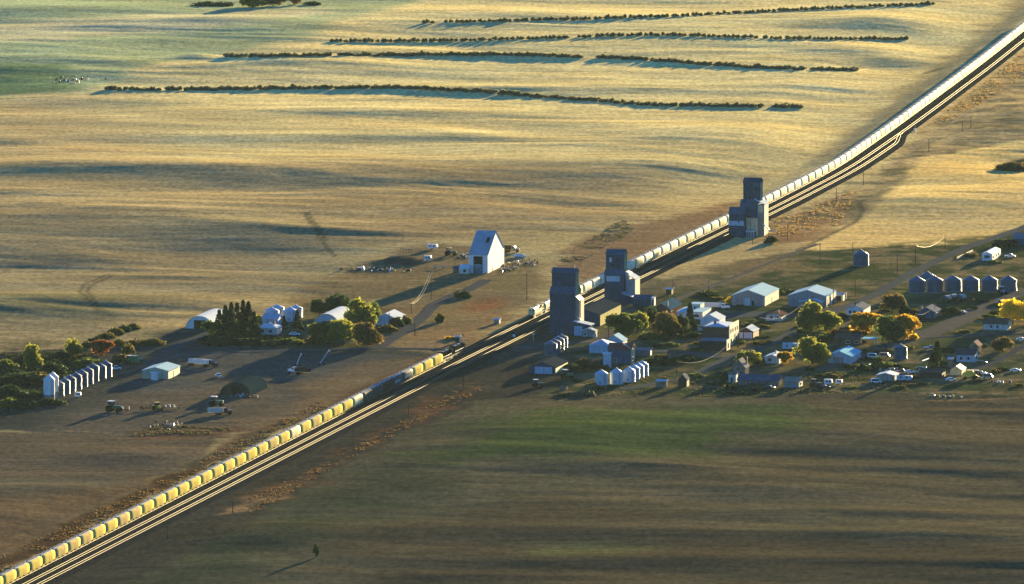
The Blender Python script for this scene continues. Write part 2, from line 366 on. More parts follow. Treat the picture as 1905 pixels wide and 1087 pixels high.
# ---------------------------------------------------------------- mesh builder
AZ = R(12.8)
class MB:
    def __init__(s): s.v = []; s.f = []
    def poly(s, pts): n = len(s.v); s.v += [tuple(map(float, p)) for p in pts]; s.f.append(tuple(range(n, n+len(pts)))); return s
    def box(s, x0, x1, y0, y1, z0, z1):
        n = len(s.v); s.v += [(x0,y0,z0),(x1,y0,z0),(x1,y1,z0),(x0,y1,z0),(x0,y0,z1),(x1,y0,z1),(x1,y1,z1),(x0,y1,z1)]
        s.f += [(n,n+3,n+2,n+1),(n+4,n+5,n+6,n+7),(n,n+1,n+5,n+4),(n+1,n+2,n+6,n+5),(n+2,n+3,n+7,n+6),(n+3,n,n+4,n+7)]; return s
    def prism(s, prof, a, b, axis='y'):
        """closed profile extruded along axis; prof = [(p, z)]"""
        n = len(s.v); k = len(prof)
        mk = (lambda p, z, t: (p, t, z)) if axis == 'y' else (lambda p, z, t: (t, p, z)) if axis == 'x' else (lambda p, z, t: (p, z, t))
        for t in (a, b): s.v += [mk(p, z, t) for p, z in prof]
        s.f.append(tuple(range(n, n+k))); s.f.append(tuple(range(n+2*k-1, n+k-1, -1)))
        s.f += [(n+i, n+k+i, n+k+(i+1) % k, n+(i+1) % k) for i in range(k)]; return s
    def cyl(s, x, y, z0, z1, r0, r1=None, n=14, cap=True, sx=1.0):
        r1 = r0 if r1 is None else r1; b = len(s.v)
        for z, r in ((z0, r0), (z1, r1)):
            s.v += [(x+sx*r*math.cos(2*math.pi*i/n), y+r*math.sin(2*math.pi*i/n), z) for i in range(n)]
        s.f += [(b+i, b+(i+1) % n, b+n+(i+1) % n, b+n+i) for i in range(n)]
        if cap: s.f += [tuple(range(b+n-1, b-1, -1)), tuple(range(b+n, b+2*n))]
        return s
    def tube(s, pts, r, n=5):
        P = [np.array(p, float) for p in pts]; b = len(s.v)
        for i, p in enumerate(P):
            t = P[min(i+1, len(P)-1)]-P[max(i-1, 0)]; t /= np.linalg.norm(t)+1e-9
            a = np.cross(t, (0,0,1)) if abs(t[2]) < .95 else np.cross(t, (1,0,0)); a /= np.linalg.norm(a); c = np.cross(a, t)
            rr = r[i] if isinstance(r, (list, tuple)) else r
            s.v += [tuple(p+rr*(math.cos(2*math.pi*k/n)*a+math.sin(2*math.pi*k/n)*c)) for k in range(n)]
        for i in range(len(P)-1):
            s.f += [(b+i*n+k, b+i*n+(k+1) % n, b+(i+1)*n+(k+1) % n, b+(i+1)*n+k) for k in range(n)]
        s.f += [tuple(range(b, b+n)), tuple(range(b+(len(P)-1)*n+n-1, b+(len(P)-1)*n-1, -1))]
        return s
    def wheel(s, x, y, z, r, w, n=14):   # axle along x
        return s.tube([(x-w/2, y, z), (x+w/2, y, z)], r, n)
    def build(s, name, m, parent=None, smooth=False, label=None, bevel=0):
        me = D.meshes.new(name); me.from_pydata(s.v, [], s.f)
        if m: me.materials.append(m)
        me.update()
        import bmesh
        bm = bmesh.new(); bm.from_mesh(me); bmesh.ops.recalc_face_normals(bm, faces=bm.faces[:])
        if bevel: bmesh.ops.bevel(bm, geom=[e for e in bm.edges if len(e.link_faces) == 2 and e.calc_face_angle(0) > .5], offset=bevel, segments=2, affect='EDGES', clamp_overlap=True)
        bm.to_mesh(me); bm.free()
        if smooth:
            me.polygons.foreach_set('use_smooth', [True]*len(me.polygons))
            try: me.set_sharp_from_angle(angle=R(38))
            except Exception: pass
        o = D.objects.new(name, me); C.objects.link(o)
        if parent: o.parent = parent
        if label: o['label'] = label
        return o
def thing(name, label, cat, loc, az=AZ, group=None):
    o = D.objects.new(name, None); C.objects.link(o); o.empty_display_size = 1
    o.location = loc; o.rotation_euler = (0, 0, -az); o['label'] = label; o['category'] = cat
    if group: o['group'] = group
    return o
def struct(o, label=None):
    o['kind'] = 'structure'
    if label: o['label'] = label
    return o
KIDS = {}
def copy_tree(o, parent=None):
    c = o.copy(); C.objects.link(c); c.parent = parent
    for ch in KIDS.get(o.name) or list(o.children): copy_tree(ch, c)
    return c
def place(src, used, loc, az, label, group=None):
    o = src if not used.get(src.name) else copy_tree(src)
    used[src.name] = True
    o.location = loc; o.rotation_euler = (0, 0, -az); o['label'] = label
    if group: o['group'] = group
    return o
USED = {}

# ---------------------------------------------------------------- shared materials
M_WHITE = mat('white_painted_metal', (.74,.75,.74), .5, var=.08, streak=.12)
M_OFFW = mat('weathered_white_boards', (.6,.59,.55), .7, var=.14, streak=.22)
M_CREAM = mat('cream_boards', (.66,.56,.36), .7, var=.12, streak=.18)
M_YELLOW = mat('pale_yellow_cladding', (.78,.64,.30), .6, var=.08, streak=.12)
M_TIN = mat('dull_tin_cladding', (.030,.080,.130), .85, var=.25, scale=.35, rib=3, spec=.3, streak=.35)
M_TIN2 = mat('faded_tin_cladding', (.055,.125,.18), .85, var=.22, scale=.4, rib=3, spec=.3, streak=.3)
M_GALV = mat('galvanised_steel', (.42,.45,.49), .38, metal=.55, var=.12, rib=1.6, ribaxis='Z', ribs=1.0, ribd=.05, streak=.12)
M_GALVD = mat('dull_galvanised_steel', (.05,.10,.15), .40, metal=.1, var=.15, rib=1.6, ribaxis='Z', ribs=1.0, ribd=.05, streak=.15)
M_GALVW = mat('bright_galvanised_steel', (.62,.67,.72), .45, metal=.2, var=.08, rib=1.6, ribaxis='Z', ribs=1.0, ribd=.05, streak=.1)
M_GROOF = mat('galvanised_roof', (.46,.51,.56), .42, metal=.3, var=.12, streak=.1)
M_BROOF = mat('sky_tinted_metal_roof', (.48,.68,.74), .82, metal=0, var=.06, streak=.08)  # sky reflection put into the pale blue
M_WROOF = mat('white_metal_roof', (.72,.79,.81), .82, var=.06, streak=.08)  # faint cool tint puts the sky reflection into the white
M_DROOF = mat('dark_shingles', (.07,.075,.085), .8, var=.22)
M_GYROOF = mat('grey_shingles', (.21,.22,.23), .8, var=.2)
M_BRROOF = mat('brown_shingles', (.13,.085,.065), .85, var=.25)
M_REDROOF = mat('red_metal_roof', (.24,.055,.05), .6, var=.2)
M_TANROOF = mat('tan_shingles', (.36,.27,.21), .85, var=.2)
M_BRICK = mat('brown_brick', (.13,.075,.055), .85, var=.25, streak=.2)
M_BROWN = mat('brown_boards', (.13,.055,.04), .75, var=.2)
M_OLDWOOD = mat('grey_old_wood', (.20,.17,.14), .9, var=.3, streak=.35)
M_GREYW = mat('grey_siding', (.26,.27,.27), .7, var=.15, streak=.2)
M_BLUEW = mat('pale_blue_siding', (.36,.50,.60), .6, var=.1, streak=.15)
M_DARK = mat('dark_opening', (.012,.012,.014), .9, var=.1)
M_GLASS = mat('window_glass', (.03,.035,.045), .12, var=.05, spec=.8)
M_BLACK = mat('black_rubber', (.012,.012,.013), .85, var=.2)
M_SLATE = mat('dark_slate_roof', (.030,.042,.055), .9, var=.2)
M_IRON = mat('dark_iron', (.035,.033,.032), .6, metal=.3, var=.25)
M_RUST = mat('rusty_iron', (.13,.05,.025), .85, var=.3)
M_RED = mat('red_paint', (.45,.035,.02), .5, var=.15)
M_POLE = mat('tarred_pole_wood', (.06,.05,.042), .85, var=.2)
M_WIRE = mat('bright_wire', (.6,.52,.38), .6, metal=.2, var=.03)
M_CONC = mat('pale_concrete', (.42,.41,.38), .8, var=.15)
M_PBLUE = mat('blue_car_paint', (.10,.22,.34), .3, var=.04, spec=.6)
M_PWHITE = mat('white_car_paint', (.78,.79,.80), .3, var=.04, spec=.6)
M_PDARK = mat('dark_car_paint', (.03,.035,.04), .3, var=.04, spec=.6)
M_PRED = mat('maroon_car_paint', (.22,.03,.03), .3, var=.04, spec=.6)
M_PTAN = mat('tan_car_paint', (.42,.33,.2), .35, var=.04, spec=.6)
M_PGREEN = mat('green_machine_paint', (.03,.12,.05), .4, var=.1, spec=.6)
M_PYEL = mat('yellow_machine_paint', (.75,.5,.05), .45, var=.1, spec=.6)
M_PEARTH = mat('loose_dark_earth', (.06,.055,.042), .95, var=.3)

# ---------------------------------------------------------------- roads and yards draped on the ground
M_GRAVEL = mat('gravel', (.09,.094,.086), .95, var=.12, scale=.25)
M_GRAVELD = mat('darker_gravel', (.075,.078,.078), .95, var=.14, scale=.25)  # slightly darker gravel tone
M_DIRT = mat('packed_dirt', (.115,.105,.085), .95, var=.16, scale=.2)
def road(name, label, pts, width, m, lift=.09, ws=None):
    P = np.array([gf(a, b) for a, b in pts]); s = np.r_[0, np.cumsum(np.hypot(*np.diff(P, axis=0).T))]
    q = np.linspace(0, s[-1], max(3, int(s[-1]/3)))
    X = np.interp(q, s, P[:,0]); Y = np.interp(q, s, P[:,1])
    k = np.exp(-.5*(np.arange(-8,9)/4.)**2); k /= k.sum()
    if len(q) > 20:
        X = np.convolve(np.r_[X[0]-(X[1]-X[0])*np.arange(8,0,-1), X, X[-1]+(X[-1]-X[-2])*np.arange(1,9)], k, 'valid')
        Y = np.convolve(np.r_[Y[0]-(Y[1]-Y[0])*np.arange(8,0,-1), Y, Y[-1]+(Y[-1]-Y[-2])*np.arange(1,9)], k, 'valid')
    T = np.gradient(np.c_[X, Y], axis=0); T /= np.linalg.norm(T, axis=1)[:,None]
    W = np.interp(q, s, ws) if ws else np.full(len(q), float(width))
    nc = 7; mb = MB(); rows = []
    for i in range(len(q)):
        wob = .35*float(vn(X[i]/6, Y[i]/6, 3)); row = []
        for j in range(nc):
            o = (j/(nc-1)-.5)*(W[i]+wob); x = X[i]+T[i,1]*o; y = Y[i]-T[i,0]*o
            z = max(float(H(x, y)), 0 if False else -99)+lift*(1 if 0 < j < nc-1 else -.6)
            row.append(len(mb.v)); mb.v.append((x, y, z))
        rows.append(row)
    for a, b in zip(rows, rows[1:]):
        mb.f += [(a[j], b[j], b[j+1], a[j+1]) for j in range(nc-1)]
    o = mb.build(name, m, smooth=True); return struct(o, label)
road('main_street', 'grey gravel street running up through the village', [(1150,727),(1200,719),(1292,700),(1345,673),(1451,634),(1500,603),(1560,577),(1623,552),(1702,505),(1790,465),(1905,425),(2000,385)], 7, M_GRAVEL, .10)
road('cross_road', 'grey gravel road crossing the rails west to east', [(262,684),(300,664),(350,657),(420,655),(560,652),(700,648),(800,650),(842,649)], 8, M_GRAVELD, .14)
road('cross_road', 'gravel road from the crossing into the village', [(925,645),(1000,643),(1060,648),(1120,652),(1215,655),(1300,658),(1345,668)], 11, M_GRAVEL, .14, ws=[10,10,9,9,12,13,10])
road('side_street', 'dirt street along the elevators', [(1000,640),(1100,640),(1150,615),(1215,590),(1250,560),(1330,530),(1420,495),(1520,455)], 7, M_DIRT, .12, ws=[7,9,9,7,5,4,3,3])
road('back_street', 'gravel street past the golden trees', [(1520,690),(1600,665),(1640,650),(1704,632),(1769,606),(1842,568),(1905,545),(1990,510)], 9, M_DIRT, .12, ws=[5,9,12,13,14,12,9,9])
road('village_lane', 'narrow lane at the east edge of the village', [(1660,640),(1732,629),(1820,624),(1905,625),(1990,622)], 7, M_GRAVELD, .16)
road('village_lane', 'two track lane below the white house', [(1790,690),(1833,681),(1870,664),(1905,646),(1990,610)], 4, M_GRAVELD, .10)
road('yard', 'gravel yard before the white sheds', [(1310,600),(1380,583),(1440,583),(1500,592),(1560,574)], 12, M_GRAVEL, .07, ws=[10,22,20,16,8])
road('farm_lane', 'dirt lane to the arched shed', [(300,655),(324,647),(350,636),(380,626),(396,616)], 5, M_GRAVEL, .10)
road('farm_lane', 'curving dirt lane to the tall white barn', [(700,648),(735,628),(772,603),(794,582),(808,565),(839,551),(875,538),(905,520)], 7, M_GRAVELD, .10)

# ---------------------------------------------------------------- railway
M_BALL = mat('dark_ballast', (.022,.022,.024), .95, var=.3, scale=1.2)
M_RAIL = mat('polished_rail_steel', (.21,.185,.15), .68, metal=.35, var=.03, spec=.2)
M_SLEEP = mat('tarred_sleeper', (.03,.027,.025), .9, var=.25)
SJ = s_at_px(1690, 244)          # where the third track joins the second
def off2(s): return 6.05+np.clip((s-s_at_px(1500,345))/400, 0, 1)*1.1
def off3(s):
    t = np.clip((SJ-s)/70.0, 0, 1); t = t*t*(3-2*t); return off2(s)+4.95*t
def make_bed():
    mb = MB(); rows = []
    qs = np.arange(0, TS[-1]-1, 6.0)
    for s in qs:
        a2 = float(off2(s)); a3 = float(off3(s)); e = a3+1.7
        prof = [(-9,-.35),(-5.0,-.1),(-2.9,.42),(-1.9,.62),(1.9,.62),(2.9,.40),(a2-2.6,.38),(a2-1.8,.58),(a2+1.8,.58),(max(a2+2.2, a3-2.3),.42),(max(a2+2.4,a3-1.6),.52),(e+.2,.52),(e+1.4,.25),(e+2.4,-.15),(e+3.6,-.6)]
        row = []
        for o, z in prof:
            x, y, _ = track_at(s, o); row.append(len(mb.v)); mb.v.append((x, y, z+.03*float(vn(x/3, y/3, 4))))
        rows.append(row)
    for a, b in zip(rows, rows[1:]): mb.f += [(a[j], b[j], b[j+1], a[j+1]) for j in range(len(a)-1)]
    struct(mb.build('railway_ballast', M_BALL, smooth=True), 'dark stone bed of the railway')
make_bed()
def make_track(label, fo, s0, s1, z=RAIL_Z, ties=True):
    sm = (s0+s1)/2; t = thing('railway_track', label, 'railway track', (0,0,0), 0)
    for side in (-.72, .72):
        mb = MB(); rows = []
        q = np.arange(s0, s1, 5.0)
        for s in q:
            row = []
            for dx, dz in ((-.035,-.16),(-.035,-.04),(-.02,-.01),(0,0),(.02,-.01),(.035,-.04),(.035,-.16)):
                x, y, _ = track_at(s, float(fo(s))+side+dx*1.1); row.append(len(mb.v)); mb.v.append((x, y, z+dz))
            rows.append(row)
        for a, b in zip(rows, rows[1:]): mb.f += [(a[j], a[j+1], b[j+1], b[j]) for j in range(6)]
        mb.build('rail', M_RAIL, t, smooth=True)
    mb = MB()
    for s in np.arange(s0, s1, 1.1):
        x, y, az = track_at(s, float(fo(s))); ca, sa = math.cos(az), math.sin(az); n = len(mb.v)
        for dz in (-.26, -.14):
            for a, b in ((-1.3,-.14),(1.3,-.14),(1.3,.14),(-1.3,.14)): mb.v.append((x+a*ca+b*sa, y-a*sa+b*ca, z+dz))
        mb.f += [(n+4,n+5,n+6,n+7),(n,n+1,n+5,n+4),(n+1,n+2,n+6,n+5),(n+3,n,n+4,n+7)]
    o = mb.build('sleeper_row', M_SLEEP, t); o['kind'] = 'stuff'
    return t
make_track('bright railed main track under the two trains, leftmost of three', lambda s: 0.0, 2, TS[-1]-4)
make_track('bright railed middle track, empty, just right of the trains', off2, 2, TS[-1]-4)
make_track('third empty track nearest the grain elevators, ending at the far junction', off3, 2, SJ-4)

# hopper wagon ---------------------------------------------------
WL = 17.87
def wagon_mats(tag_, col): return mat('wagon_paint_'+tag_, col, .8 if tag_ in ('gold', 'dull') else .7, metal=.0, var=.12, scale=.5, spec=.03, streak=.3)
def make_wagon(paint, label, group):
    t = thing('hopper_wagon', label, 'railway wagon', (0,0,0), AZ, group)
    prof = [(1.42,1.05),(1.56,1.45),(1.61,2.1),(1.60,2.9),(1.54,3.5),(1.40,3.95),(1.08,4.22),(.62,4.34)]
    prof = [(-a, b) for a, b in prof[::-1]]+prof
    prof = [(p[0], p[1]) for p in prof]
    hl = 8.45
    # rounded body with hopper slopes below its ends
    mb = MB(); cols = []
    for y in (-hl, -hl+.06, -4.2, 0, 4.2, hl-.06, hl):
        row = []
        e = abs(y) > hl-.03
        for x, z in prof: row.append(len(mb.v)); mb.v.append((x*(.98 if e else 1), y, z if not e else 2.6+(z-2.6)*.98))
        cols.append(row)
    k = len(prof)
    for a, b in zip(cols, cols[1:]): mb.f += [(a[i], a[i+1], b[i+1], b[i]) for i in range(k-1)]+[(a[k-1], a[0], b[0], b[k-1])]
    mb.build('body', paint, t, smooth=True)
    for sgn in (-1, 1):
        MB().prism([(a*.975, 2.6+(b-2.6)*.975) for a, b in prof], sgn*(hl-.10), sgn*(hl+.01)).build('end_wall', M_IRON, t)  # near-black ends paint in the shade between coupled wagons
    mb = MB()
    for i in range(3):
        y = -5.0+5.0*i; mb.prism([(y-2.1,1.2),(y+2.1,1.2),(y+.7,.35),(y-.7,.35)], -1.1, 1.1, 'x')
    mb.build('hopper_chute', paint, t)
    MB().box(-1.45,1.45,-8.45,8.45,.92,1.16).build('sill', paint, t)
    mb = MB().box(-.45,.45,-7.9,7.9,4.42,4.48).box(-.9,-.55,-7.8,7.8,4.36,4.41).box(.55,.9,-7.8,7.8,4.36,4.41)
    mb.build('roof_walkway', M_WROOF, t)
    mb = MB().prism([(-.4,4.49),(.4,4.49),(.28,4.66),(-.28,4.66)], -7.0, 7.0)
    mb.build('roof_hatch', M_GYROOF, t)
    for sgn in (-1, 1):
        mb = MB().tube([(1.35,sgn*8.62,1.1),(1.35,sgn*8.62,3.9)], .05).tube([(.8,sgn*8.62,1.1),(.8,sgn*8.62,3.9)], .05)
        for z in (1.6,2.2,2.8,3.4): mb.tube([(.8,sgn*8.64,z),(1.35,sgn*8.64,z)], .04)
        mb.build('end_ladder', M_IRON, t)
        mb = MB()
        for yy in (-.9, .9):
            for x in (-.75, .75): mb.wheel(x, sgn*6.6+yy, .46, .46, .14, 12)
        for x in (-1.02, 1.02): mb.box(x-.08,x+.08,sgn*6.6-1.25,sgn*6.6+1.25,.35,.7)
        mb.box(-1,1,sgn*6.6-.2,sgn*6.6+.2,.4,.85)
        b = mb.build('bogie', M_IRON, t)
        MB().box(-.15,.15,8.56 if sgn > 0 else -8.93,8.93 if sgn > 0 else -8.56,.85,1.05).build('coupler', M_IRON, t)
    return t
def make_loco(body, cab, label, group):
    t = thing('diesel_locomotive', label, 'locomotive', (0,0,0), AZ, group)
    MB().box(-1.5,1.5,-10.6,10.6,1.25,1.6).build('frame', M_IRON, t)
    MB().prism([(-.95,1.6),(.95,1.6),(.95,3.9),(.6,4.3),(-.6,4.3),(-.95,3.9)], -9.6, 5.4).build('engine_hood', body, t)
    h = MB().box(-1.35,1.35,-9.3,-6.2,3.55,4.45).build('radiator', body, t)
    MB().prism([(-1.45,1.6),(1.45,1.6),(1.45,3.9),(1.0,4.45),(-1.0,4.45),(-1.45,3.9)], 5.4, 8.0).build('cab', cab, t)
    MB().box(-.8,.8,8.0,9.9,1.6,3.1).build('nose', cab, t, bevel=.12)
    mb = MB().box(-1.2,-.2,8.01,8.03,3.2,3.8).box(.2,1.2,8.01,8.03,3.2,3.8); mb.build('windscreen', M_GLASS, t)
    MB().box(1.46,1.48,5.9,7.5,3.1,3.8).build('side_window', M_GLASS, t)
    mb = MB()
    for y in (-5,-2.4,.4,3): mb.cyl(0, y, 4.3, 4.5, .55, .5, 10)
    mb.build('roof_fan', M_WROOF, t)
    MB().box(-.35,.35,-.9,-.1,4.3,4.75).build('exhaust_stack', M_IRON, t)
    MB().prism([(-1.2,.55),(1.2,.55),(1.4,1.25),(-1.4,1.25)], -2.8, 2.8).build('fuel_tank', M_IRON, t)
    for sgn in (-1, 1):
        mb = MB()
        for yy in (-1.8, 0, 1.8):
            for x in (-.75, .75): mb.wheel(x, sgn*6.6+yy, .5, .5, .14, 12)
        for x in (-1.1, 1.1): mb.box(x-.1,x+.1,sgn*6.6-2.3,sgn*6.6+2.3,.4,.95)
        mb.build('bogie', M_IRON, t)
        mb = MB()
        for i in range(9): mb.tube([(sgn*1.48,-10.3+i*2.0,1.6),(sgn*1.48,-10.3+i*2.0,2.6)], .025, 4)
        mb.tube([(sgn*1.48,-10.4,2.6),(sgn*1.48,5.4,2.6)], .03, 4); mb.build('handrail', M_WHITE, t)
    return t
ORD = ['','first','second','third','fourth','fifth','sixth','seventh','eighth','ninth','tenth','eleventh','twelfth','thirteenth','fourteenth','fifteenth','sixteenth','seventeenth','eighteenth','nineteenth']
TENS = {20:'twent',30:'thirt',40:'fort',50:'fift',60:'sixt',70:'sevent',80:'eight',90:'ninet'}
def ordinal(n):
    if n < 20: return ORD[n]
    t, u = n//10*10, n % 10
    return TENS[t]+('ieth' if u == 0 else 'y-'+ORD[u])
def put_on_track(o, s, flip=False, off=0.0):
    x, y, az = track_at(s, off); o.location = (x, y, RAIL_Z); o.rotation_euler = (0, 0, -az+(math.pi if flip else 0))
# near train: last locomotive nose stands at the crossing
GRP1 = 'hopper wagons of the near train'; GRP2 = 'hopper wagons of the far train'
gold = wagon_mats('gold', (.95,.74,.20)); dull = wagon_mats('dull', (.80,.62,.24)); brownp = wagon_mats('brown', (.07,.04,.032)); bluep = wagon_mats('blue', (.07,.10,.12)); greyp = wagon_mats('grey', (.09,.085,.085)); palep = wagon_mats('pale', (.88,.77,.42)); cream = wagon_mats('cream', (.95,.90,.66))  # cream puts the far train's haze and sun angle into its paint
M_GRAF = mat('pale_spray_lettering', (.62,.75,.78), .5, var=.1)
W0 = {'gold': make_wagon(gold, 'x', GRP1)}
def wagon_of(kind, paint, base='gold'):
    if kind in W0: return W0[kind]
    o = copy_tree(W0[base])
    for c in o.children:
        if c.name.split('.')[0] in ('body', 'hopper_chute', 'sill'):
            c.data = c.data.copy(); c.data.materials[0] = paint
    W0[kind] = o; return o
for kk, pp in (('brown', brownp), ('blue', bluep), ('grey', greyp), ('pale', palep), ('dull', dull), ('cream', cream)): wagon_of(kk, pp)
r_ = random.Random(4); mb = MB()
for q in range(6):
    y = -6+q*1.6+r_.random(); mb.prism([(y,1.75),(y+.35,1.75),(y+.9,2.9),(y+.5,2.9)], 1.5, 1.63, 'x')
    mb.prism([(y+.3,2.2),(y+1.3,2.2),(y+1.3,2.4),(y+.3,2.4)], 1.5, 1.64, 'x')
mb.prism([(-6,2.28),(4.2,2.28),(4.2,2.36),(-6,2.36)], 1.5, 1.636, 'x'); mb.build('graffiti', M_GRAF, W0['blue'])
S_END1 = s_at_px(816, 677)        # rear coupler of the locomotives / front of the first wagon
pat1 = ['gold','gold','gold','blue','blue','brown','grey','grey','pale','gold','gold','gold','dull','gold','pale']  # dark wagon paints also carry the elevator shadow falling there
DESC = {'gold': 'golden yellow', 'blue': 'blue graffiti-marked', 'brown': 'dark brown', 'grey': 'dark grey', 'pale': 'pale cream', 'dull': 'dull yellow', 'cream': 'cream white'}
i = 0; s = S_END1-WL/2
while s > 12:
    i += 1
    kind = pat1[i-1] if i <= len(pat1) else random.Random(i).choice(['gold','gold','gold','gold','dull','gold'])
    o = place(W0[kind], USED, (0,0,0), 0, DESC[kind]+' hopper wagon, '+ordinal(i)+' behind the dark locomotives', GRP1)
    put_on_track(o, s)
    s -= WL
LD = make_loco(mat('shaded_locomotive_paint', (.018,.018,.02), .9, var=.2), mat('shaded_cab_paint', (.03,.03,.035), .9, var=.2), 'dark locomotive coupled to the first golden wagon of the near train', 'dark locomotives of the near train')  # black paint carries the middle elevator's shadow over these locomotives
put_on_track(LD, S_END1+10.9)
LD2 = copy_tree(LD); LD2['label'] = 'leading dark locomotive of the near train, nose at the road crossing'; put_on_track(LD2, S_END1+33.0)
# far train
S_L2 = s_at_px(990, 594)
LY = make_loco(mat('yellow_locomotive_paint', (.74,.52,.16), .45, var=.12, spec=.6), mat('cream_locomotive_paint', (.80,.66,.34), .45, var=.1, spec=.6), 'leading yellow locomotive of the far train, left of the nearest elevator', 'yellow locomotives of the far train')
put_on_track(LY, S_L2+11, True)
LY2 = copy_tree(LY); LY2['label'] = 'second yellow locomotive, half hidden behind the nearest elevator'; put_on_track(LY2, S_L2+33.2, True)
s = S_L2+44.4+WL/2; i = 0; S_FAR = s_at_px(1905, 57)+60
while s < S_FAR:
    i += 1; kind = 'grey' if i == 3 else random.Random(i*3).choice(['cream','cream','pale','cream'])
    if i == 3: kind = 'pale'
    o = place(W0[kind], USED, (0,0,0), 0, DESC[kind]+' hopper wagon, '+ordinal(i)+' behind the yellow locomotives', GRP2)
    put_on_track(o, s); s += WL
# ---------------------------------------------------------------- buildings
def width_m(x0, x1, y): return (x1-x0)/sc(y)/math.cos(AZ)
def house(name, label, cat, x0, x1, y, L, h, r, ridge='u', wall=M_WHITE, roof=M_GROOF, items=(), ov=.35, az=AZ, group=None, ridge_at=.5, loc=None, W=None):
    """gabled building; front wall runs x0..x1 in the photo at base row y; L goes back; ridge 'u' = gable faces the viewer, 'v' = eave faces the viewer, 'flat'"""
    W = W or width_m(x0, x1, y)
    lx, ly, lz = loc or G(x0, y)
    t = thing(name, label, cat, (lx, ly, lz), az, group)
    b = -.6
    if ridge == 'u':
        rx = W*ridge_at
        MB().prism([(0,b),(W,b),(W,h),(rx,h+r),(0,h)], 0, L).build('wall', wall, t)
        k = .14; mb = MB(); sl = r/rx; sr = r/(W-rx)
        rf = MB().prism([(-ov,h-ov*sl+.01),(rx,h+r+.01),(W+ov,h-ov*sr+.01),(W+ov,h-ov*sr+k),(rx,h+r+k+.02),(-ov,h-ov*sl+k)], -ov, L+ov).build('roof', roof, t)
    elif ridge == 'v':
        ry = L*ridge_at; sl = r/ry; sr = r/(L-ry)
        MB().prism([(0,b),(L,b),(L,h),(ry,h+r),(0,h)], 0, W, 'x').build('wall', wall, t)
        k = .14
        rf = MB().prism([(-ov,h-ov*sl+.01),(ry,h+r+.01),(L+ov,h-ov*sr+.01),(L+ov,h-ov*sr+k),(ry,h+r+k+.02),(-ov,h-ov*sl+k)], -ov, W+ov, 'x').build('roof', roof, t)
    elif ridge == 'hip':
        MB().box(0, W, 0, L, b, h).build('wall', wall, t)
        a = min(W, L)/2; P = [(-ov,-ov,h),(W+ov,-ov,h),(W+ov,L+ov,h),(-ov,L+ov,h)]
        if W >= L: q0, q1 = (a, L/2, h+r), (W-a, L/2, h+r); F = [(0,1,5,4),(1,2,5),(2,3,4,5),(3,0,4),(3,2,1,0)]
        else: q0, q1 = (W/2, a, h+r), (W/2, L-a, h+r); F = [(0,1,4),(1,2,5,4),(2,3,5),(3,0,4,5),(3,2,1,0)]
        mb = MB(); mb.v = P+[q0, q1]; mb.f = F; rf = mb.build('roof', roof, t)
    else:
        MB().box(0, W, 0, L, b, h).build('wall', wall, t)
        rf = MB().prism([(-ov,h+.0),(W+ov,h+.0-r),(W+ov,h+.18-r),(-ov,h+.18)], -ov, L+ov).build('roof', roof, t) if r else MB().box(-.15,W+.15,-.15,L+.15,h,h+.22).build('roof', roof, t)
    for it in items:
        kind, face = it[0], it[1]
        if kind == 'chimney':
            _, _, fx, fy, z0, z1 = it[:6]; m_ = it[6] if len(it) > 6 else M_BRICK
            MB().box(fx*W-.3, fx*W+.3, fy*L-.3, fy*L+.3, z0, z1).build('chimney', m_, rf); continue
        _, _, a0, a1, z0, z1 = it[:6]; m_ = it[6] if len(it) > 6 else (M_GLASS if kind == 'window' else M_WHITE)
        def slab(p0, p1, q0, q1, d0, d1):
            mb = MB()
            if face == 'front': mb.box(p0*W, p1*W, -d1, -d0, q0, q1)
            elif face == 'right': mb.box(W+d0, W+d1, p0*L, p1*L, q0, q1)
            elif face == 'left': mb.box(-d1, -d0, p0*L, p1*L, q0, q1)
            else: mb.box(p0*W, p1*W, L+d0, L+d1, q0, q1)
            return mb
        ln = W if face in ('front', 'back') else L
        if kind == 'window':
            e = .14/ln
            f_ = slab(a0-e, a1+e, z0-.14, z1+.14, .003, .05).build('window', M_OFFW if len(it) < 8 else it[7], t)
            slab(a0, a1, z0, z1, .052, .07).build('pane', m_, f_)
        else:
            slab(a0, a1, z0, z1, .003, .04 if 'clad' in kind else .07).build('door' if kind == 'door' else kind, m_, t)
    return t, W, rf
def arch(name, label, cat, x0, x1, y, L, h, wall, endm, items=(), az=AZ, group=None, n=14, squash=1.0):
    W = width_m(x0, x1, y); loc = G(x0, y); t = thing(name, label, cat, loc, az, group)
    prof = [(W/2-W/2*math.cos(math.pi*i/n), h*math.sin(math.pi*i/n)**squash if 0 < i < n else 0) for i in range(n+1)]
    mb = MB(); rows = []
    ys = [0, .35, L-.35, L]; 
    for yy in ys:
        rows.append([len(mb.v)+k for k in range(n+1)]); mb.v += [(p, yy, z-(.5 if i_ in (0, n) else 0)) for i_, (p, z) in enumerate(prof)]
    for a, b in zip(rows, rows[1:]): mb.f += [(a[i], a[i+1], b[i+1], b[i]) for i in range(n)]
    mb.build('arched_roof', wall, t, smooth=True)
    ip = [(W/2-(W/2-.12)*math.cos(math.pi*i/n), (h-.12)*math.sin(math.pi*i/n)**squash if 0 < i < n else 0) for i in range(n+1)]
    MB().prism(ip, .4, .55).build('end_wall', endm, t); MB().prism(ip, L-.55, L-.4).build('end_wall', endm, t)
    for it in items:
        _, _, a0, a1, z0, z1, m_ = it
        MB().box(a0*W, a1*W, .31, .395, z0, z1).build('door', m_, t)
    # white strips over lit edge
    return t
